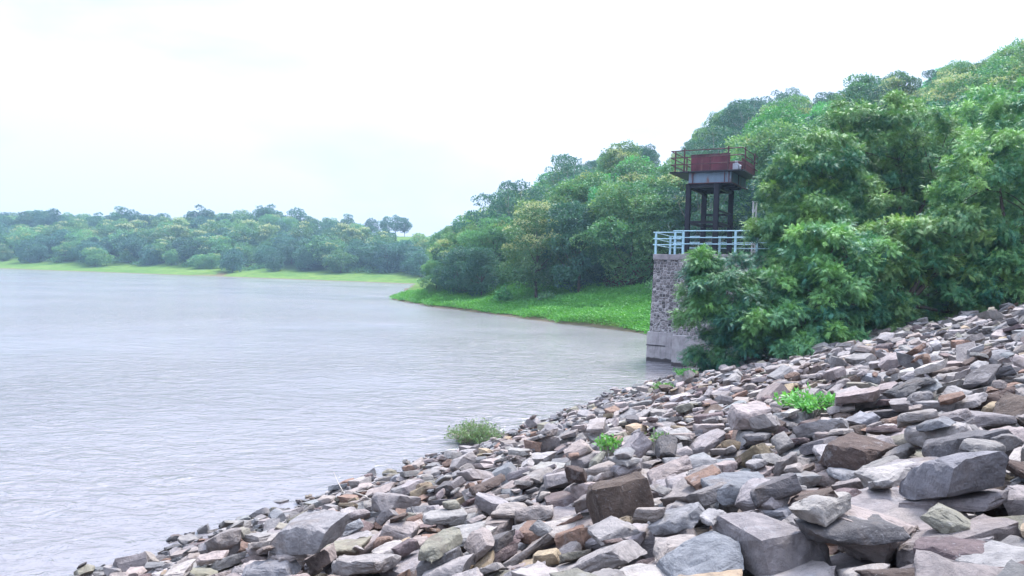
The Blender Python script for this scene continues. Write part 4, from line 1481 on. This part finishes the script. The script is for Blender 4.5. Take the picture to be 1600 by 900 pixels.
def prism(tm, poly, z0, z1, grow=0.0):
    """poly list of (t,e); top shrinks by grow at left/front (batter)"""
    n = len(poly)
    c = np.mean(np.array(poly), 0)
    b = [TP(t, e, z0) for t, e in poly]
    tp = []
    for t, e in poly:
        dt = grow * (1 if t < c[0] else -1); de = grow * (1 if e < c[1] else -1)
        tp.append(TP(t + dt, e + de, z1))
    tm.add(b + tp, [tuple(reversed(range(n))), tuple(range(n, 2 * n))] + [(k, (k + 1) % n, n + (k + 1) % n, n + k) for k in range(n)])


ZD = 6.42
polyA = [(-0.02, 0), (1.9, 0), (1.9, -1.3), (5.9, -1.3), (5.9, 4.3), (-0.45, 4.3)]
mM = TM(); prism(mM, polyA, 1.78, ZD - 0.34, 0.10)
mM.put('shaft', MAT['masonry'], ROOT)
polyP = [(-0.15, -0.12), (1.78, -0.12), (1.78, -1.42), (6.0, -1.42), (6.0, 4.4), (-0.6, 4.4)]
mP = TM(); prism(mP, polyP, -2.5, 1.78 - 0.003, 0.03); mP.put('plinth', MAT['plinth'], ROOT, bevel=0.03)
polyC = [(0.03, 0.03), (1.95, 0.03), (1.95, -1.25), (5.95, -1.25), (5.95, 4.25), (-0.40, 4.25)]
mC = TM(); prism(mC, polyC, ZD - 0.337, ZD, 0.0); mC.put('deck', MAT['concrete'], ROOT, bevel=0.02)
tag(ROOT, 'grey rubble-stone intake pier with concrete foot rising from the water', 'pier')
# form joints on the plinth
mj = TM(); mj.tbox(-0.16, 1.0, -0.135, -0.118, 0.95, 1.0); mj.put('form_joint', MAT['dark_steel'], ROOT)

# pale blue railing panels round the deck
def rail_panel(label, path, posts, zs, name='railing', mat='blue_paint', r=0.028, zb=ZD, pr=0.04, group=None, hgt=None, flat=True):
    c = path[0]
    root = empty(name, TP(c[0], c[1], zb)); root.rotation_euler.z = -TH
    tm = TM()
    for z in zs:
        sub = TM(); sub.ttube([(t, e, z) for t, e in path], r, 6); sub.put('rail', MAT[mat], root, smooth=False)
    for t, e in posts:
        sub = TM()
        if flat: sub.tbox(t - pr, t + pr, e - pr, e + pr, zb, (hgt or zs[0]) + 0.03)
        else: sub.ttube([(t, e, zb), (t, e, (hgt or zs[0]) + 0.03)], pr, 6)
        sub.put('post', MAT[mat], root)
    tag(root, label, 'railing', group)
    return root


ZR = [ZD + 1.30, ZD + 0.92, ZD + 0.56]
gb = 'pale blue railings of the pier deck'
rail_panel('pale blue railing panel on the left front corner of the pier deck', [(-0.02, 0.12), (1.66, 0.12)], [(0.13, 0.17), (1.28, 0.17)], ZR, group=gb, pr=0.055)
rail_panel('pale blue railing nearest the viewer on the projecting part of the deck', [(1.58, -1.15), (5.8, -1.15)], [(2.15, -1.10), (5.0, -1.10)], ZR, group=gb, pr=0.055)
rail_panel('pale blue railing turning along the left end and back of the deck', [(0.02, 0.20), (-0.32, 4.12), (5.8, 4.12)], [(-0.28, 4.0), (2.8, 4.05), (5.0, 4.05)], ZR, group=gb, pr=0.055)

# steel hoist tower
TW = empty('hoist_tower', TP(2.7, 2.0, ZD)); TW.rotation_euler.z = -TH
LG = [(1.84, 0.55), (3.46, 0.55), (1.84, 3.75), (3.46, 3.75)]
for t, e in LG:
    s = TM()   # I-section column
    s.tbox(t - 0.13, t + 0.13, e - 0.13, e - 0.105, ZD, 10.60); s.tbox(t - 0.13, t + 0.13, e + 0.105, e + 0.13, ZD, 10.60)
    s.tbox(t - 0.012, t + 0.012, e - 0.105, e + 0.105, ZD, 10.60)
    s.tbox(t - 0.2, t + 0.2, e - 0.2, e + 0.2, ZD + .003, ZD + 0.03)
    s.put('leg', MAT['dark_steel'], TW)
def beam(t0, t1, e0, e1, z0, z1):
    s = TM(); s.tbox(t0, t1, e0, e1, z0, z1); s.put('beam', MAT['dark_steel'], TW)
beam(1.98, 3.32, 0.50, 0.60, 8.26, 8.42)
beam(1.98, 3.32, 3.70, 3.80, 8.26, 8.42)
beam(1.98, 3.32, 3.70, 3.80, 8.98, 9.10)
beam(1.79, 1.89, 0.69, 3.61, 8.24, 8.40)
beam(3.41, 3.51, 0.69, 3.61, 8.24, 8.40)
beam(3.41, 3.51, 0.69, 3.61, 9.0, 9.1)
beam(1.99, 3.31, 0.46, 0.66, 10.36, 10.60)
beam(1.99, 3.31, 3.64, 3.84, 10.36, 10.60)
beam(1.74, 1.94, 0.69, 3.61, 10.30, 10.60)
beam(3.36, 3.56, 0.69, 3.61, 10.30, 10.60)
for e in (1.4, 2.2, 3.0): beam(1.95, 4.2, e - .06, e + .06, 10.46, 10.62)
s = TM()                                   # girder box under the platform
z0, z1 = 10.625, 11.22
s.tbox(1.86, 4.26, 0.42, 0.45, z0, z1); s.tbox(1.86, 4.26, 3.92, 3.95, z0, z1)
s.tbox(1.86, 1.89, 0.45, 3.92, z0, z1); s.tbox(4.23, 4.26, 0.45, 3.92, z0, z1)
gd = s.put('girder', MAT['blue_grey_steel'], TW)
s = TM()
for t in (2.10, 3.90, 4.14): s.tbox(t - 0.025, t + 0.025, 0.37, 0.418, z0, z1)
s.tbox(1.86, 4.28, 0.34, 0.418, z0 - 0.04, z0 - 0.002)
s.tbox(4.262, 4.30, 2.0, 2.06, z0, z1); s.tbox(4.262, 4.34, 0.42, 3.95, z0 - 0.04, z0 - 0.002)
s.put('stiffener', MAT['rust_paint'], TW, sub=gd)
s = TM(); s.tbox(1.86, 4.26, 0.46, 3.91, z0 + 0.02, z0 + 0.04); s.put('soffit', MAT['dark_steel'], TW)
s = TM(); s.tbox(0.78, 4.96, 0.20, 4.05, 11.223, 11.31); s.put('platform', MAT['dark_steel'], TW, bevel=0.01)
s = TM()
s.tbox(1.90, 4.12, 0.62, 0.65, 11.314, 12.32); s.tbox(1.90, 1.93, 0.652, 3.6, 11.314, 12.32)
s.tbox(4.72, 4.75, 0.75, 3.6, 11.314, 12.02); s.tbox(1.90, 4.1, 3.602, 3.63, 11.314, 12.32)
s.put('panel', MAT['rust_panel'], TW)
s = TM(); s.tbox(2.98, 3.03, 0.60, 0.618, 11.32, 12.3); s.tbox(1.90, 4.12, 0.60, 0.618, 12.24, 12.33); s.put('panel_seam', MAT['rust_paint'], TW)
s = TM(); s.tbox(4.20, 4.50, 0.9, 1.5, 11.314, 11.75); s.tbox(4.28, 4.42, 1.0, 1.2, 11.75, 11.92); s.ttube([(4.55, 0.8, 11.7), (4.62, 0.8, 11.5), (4.68, .8, 11.32)], 0.03, 6)
s.ttube([(4.2, 1.2, 11.6), (4.66, 1.2, 11.6)], 0.09, 10)
s.put('hoist_gear', MAT['machine_grey'], TW)
tag(TW, 'dark steel gate-hoist tower with rusty maroon panels on the pier', 'tower')
ZT = [12.53, 12.13, 11.72]
def tube_between(name, pts, r, mat, sub=None):
    s = TM(); s.ttube(pts, r, 6); s.put(name, mat, TW, sub=sub)
for z in ZT:
    tube_between('rail', [(0.85, 3.95, z), (0.85, 0.26, z), (4.88, 0.26, z), (4.88, 3.95, z)], 0.036, MAT['rust_paint'])
for t, e in [(0.85, 1.0), (0.85, 3.2), (1.62, 0.26), (4.10, 0.26), (4.88, 0.9), (4.88, 3.2)]:
    tube_between('post', [(t, e, 11.31), (t, e, 12.66)], 0.045, MAT['rust_paint'])

# slotted concrete pole glimpsed in the leaves
x, y = at_px(1175, 49)
pl = empty('utility_pole', (x, y, tz(x, y))); zt = 5 + (437 - 314) / F * 49 - tz(x, y)
mb = MB(); mb.box(-0.13, -0.06, -.08, .08, -0.5, zt); mb.box(0.06, 0.13, -.08, .08, -0.5, zt); 
for k in range(int(zt / 0.55)): mb.box(-0.06, 0.06, -.07, .07, k * .55, k * .55 + .16)
mb.build('shaft', MAT['pole'], pl)
mb = MB(); mb.box(-0.16, 0.16, -.10, .10, zt, zt + .06); mb.build('cap', MAT['machine_grey'], pl)
tag(pl, 'pale slotted concrete pole half hidden in leaves right of the tower', 'pole')

# ------------------------------------------------------------------ render settings
cy = scene.cycles
cy.use_denoising = True
try:
    cy.denoiser = 'OPENIMAGEDENOISE'; cy.denoising_prefilter = 'ACCURATE'; cy.denoising_input_passes = 'RGB_ALBEDO_NORMAL'
except Exception:
    pass
cy.sample_clamp_direct = 6.0; cy.sample_clamp_indirect = 3.0
cy.max_bounces = 6; cy.diffuse_bounces = 2; cy.glossy_bounces = 2; cy.transmission_bounces = 2; cy.transparent_max_bounces = 4
cy.volume_bounces = 0
cy.use_adaptive_sampling = True; cy.adaptive_threshold = 0.008
cy.caustics_reflective = False; cy.caustics_refractive = False
print('done', round(time.time() - T0, 1), 'objects', len(scene.objects))
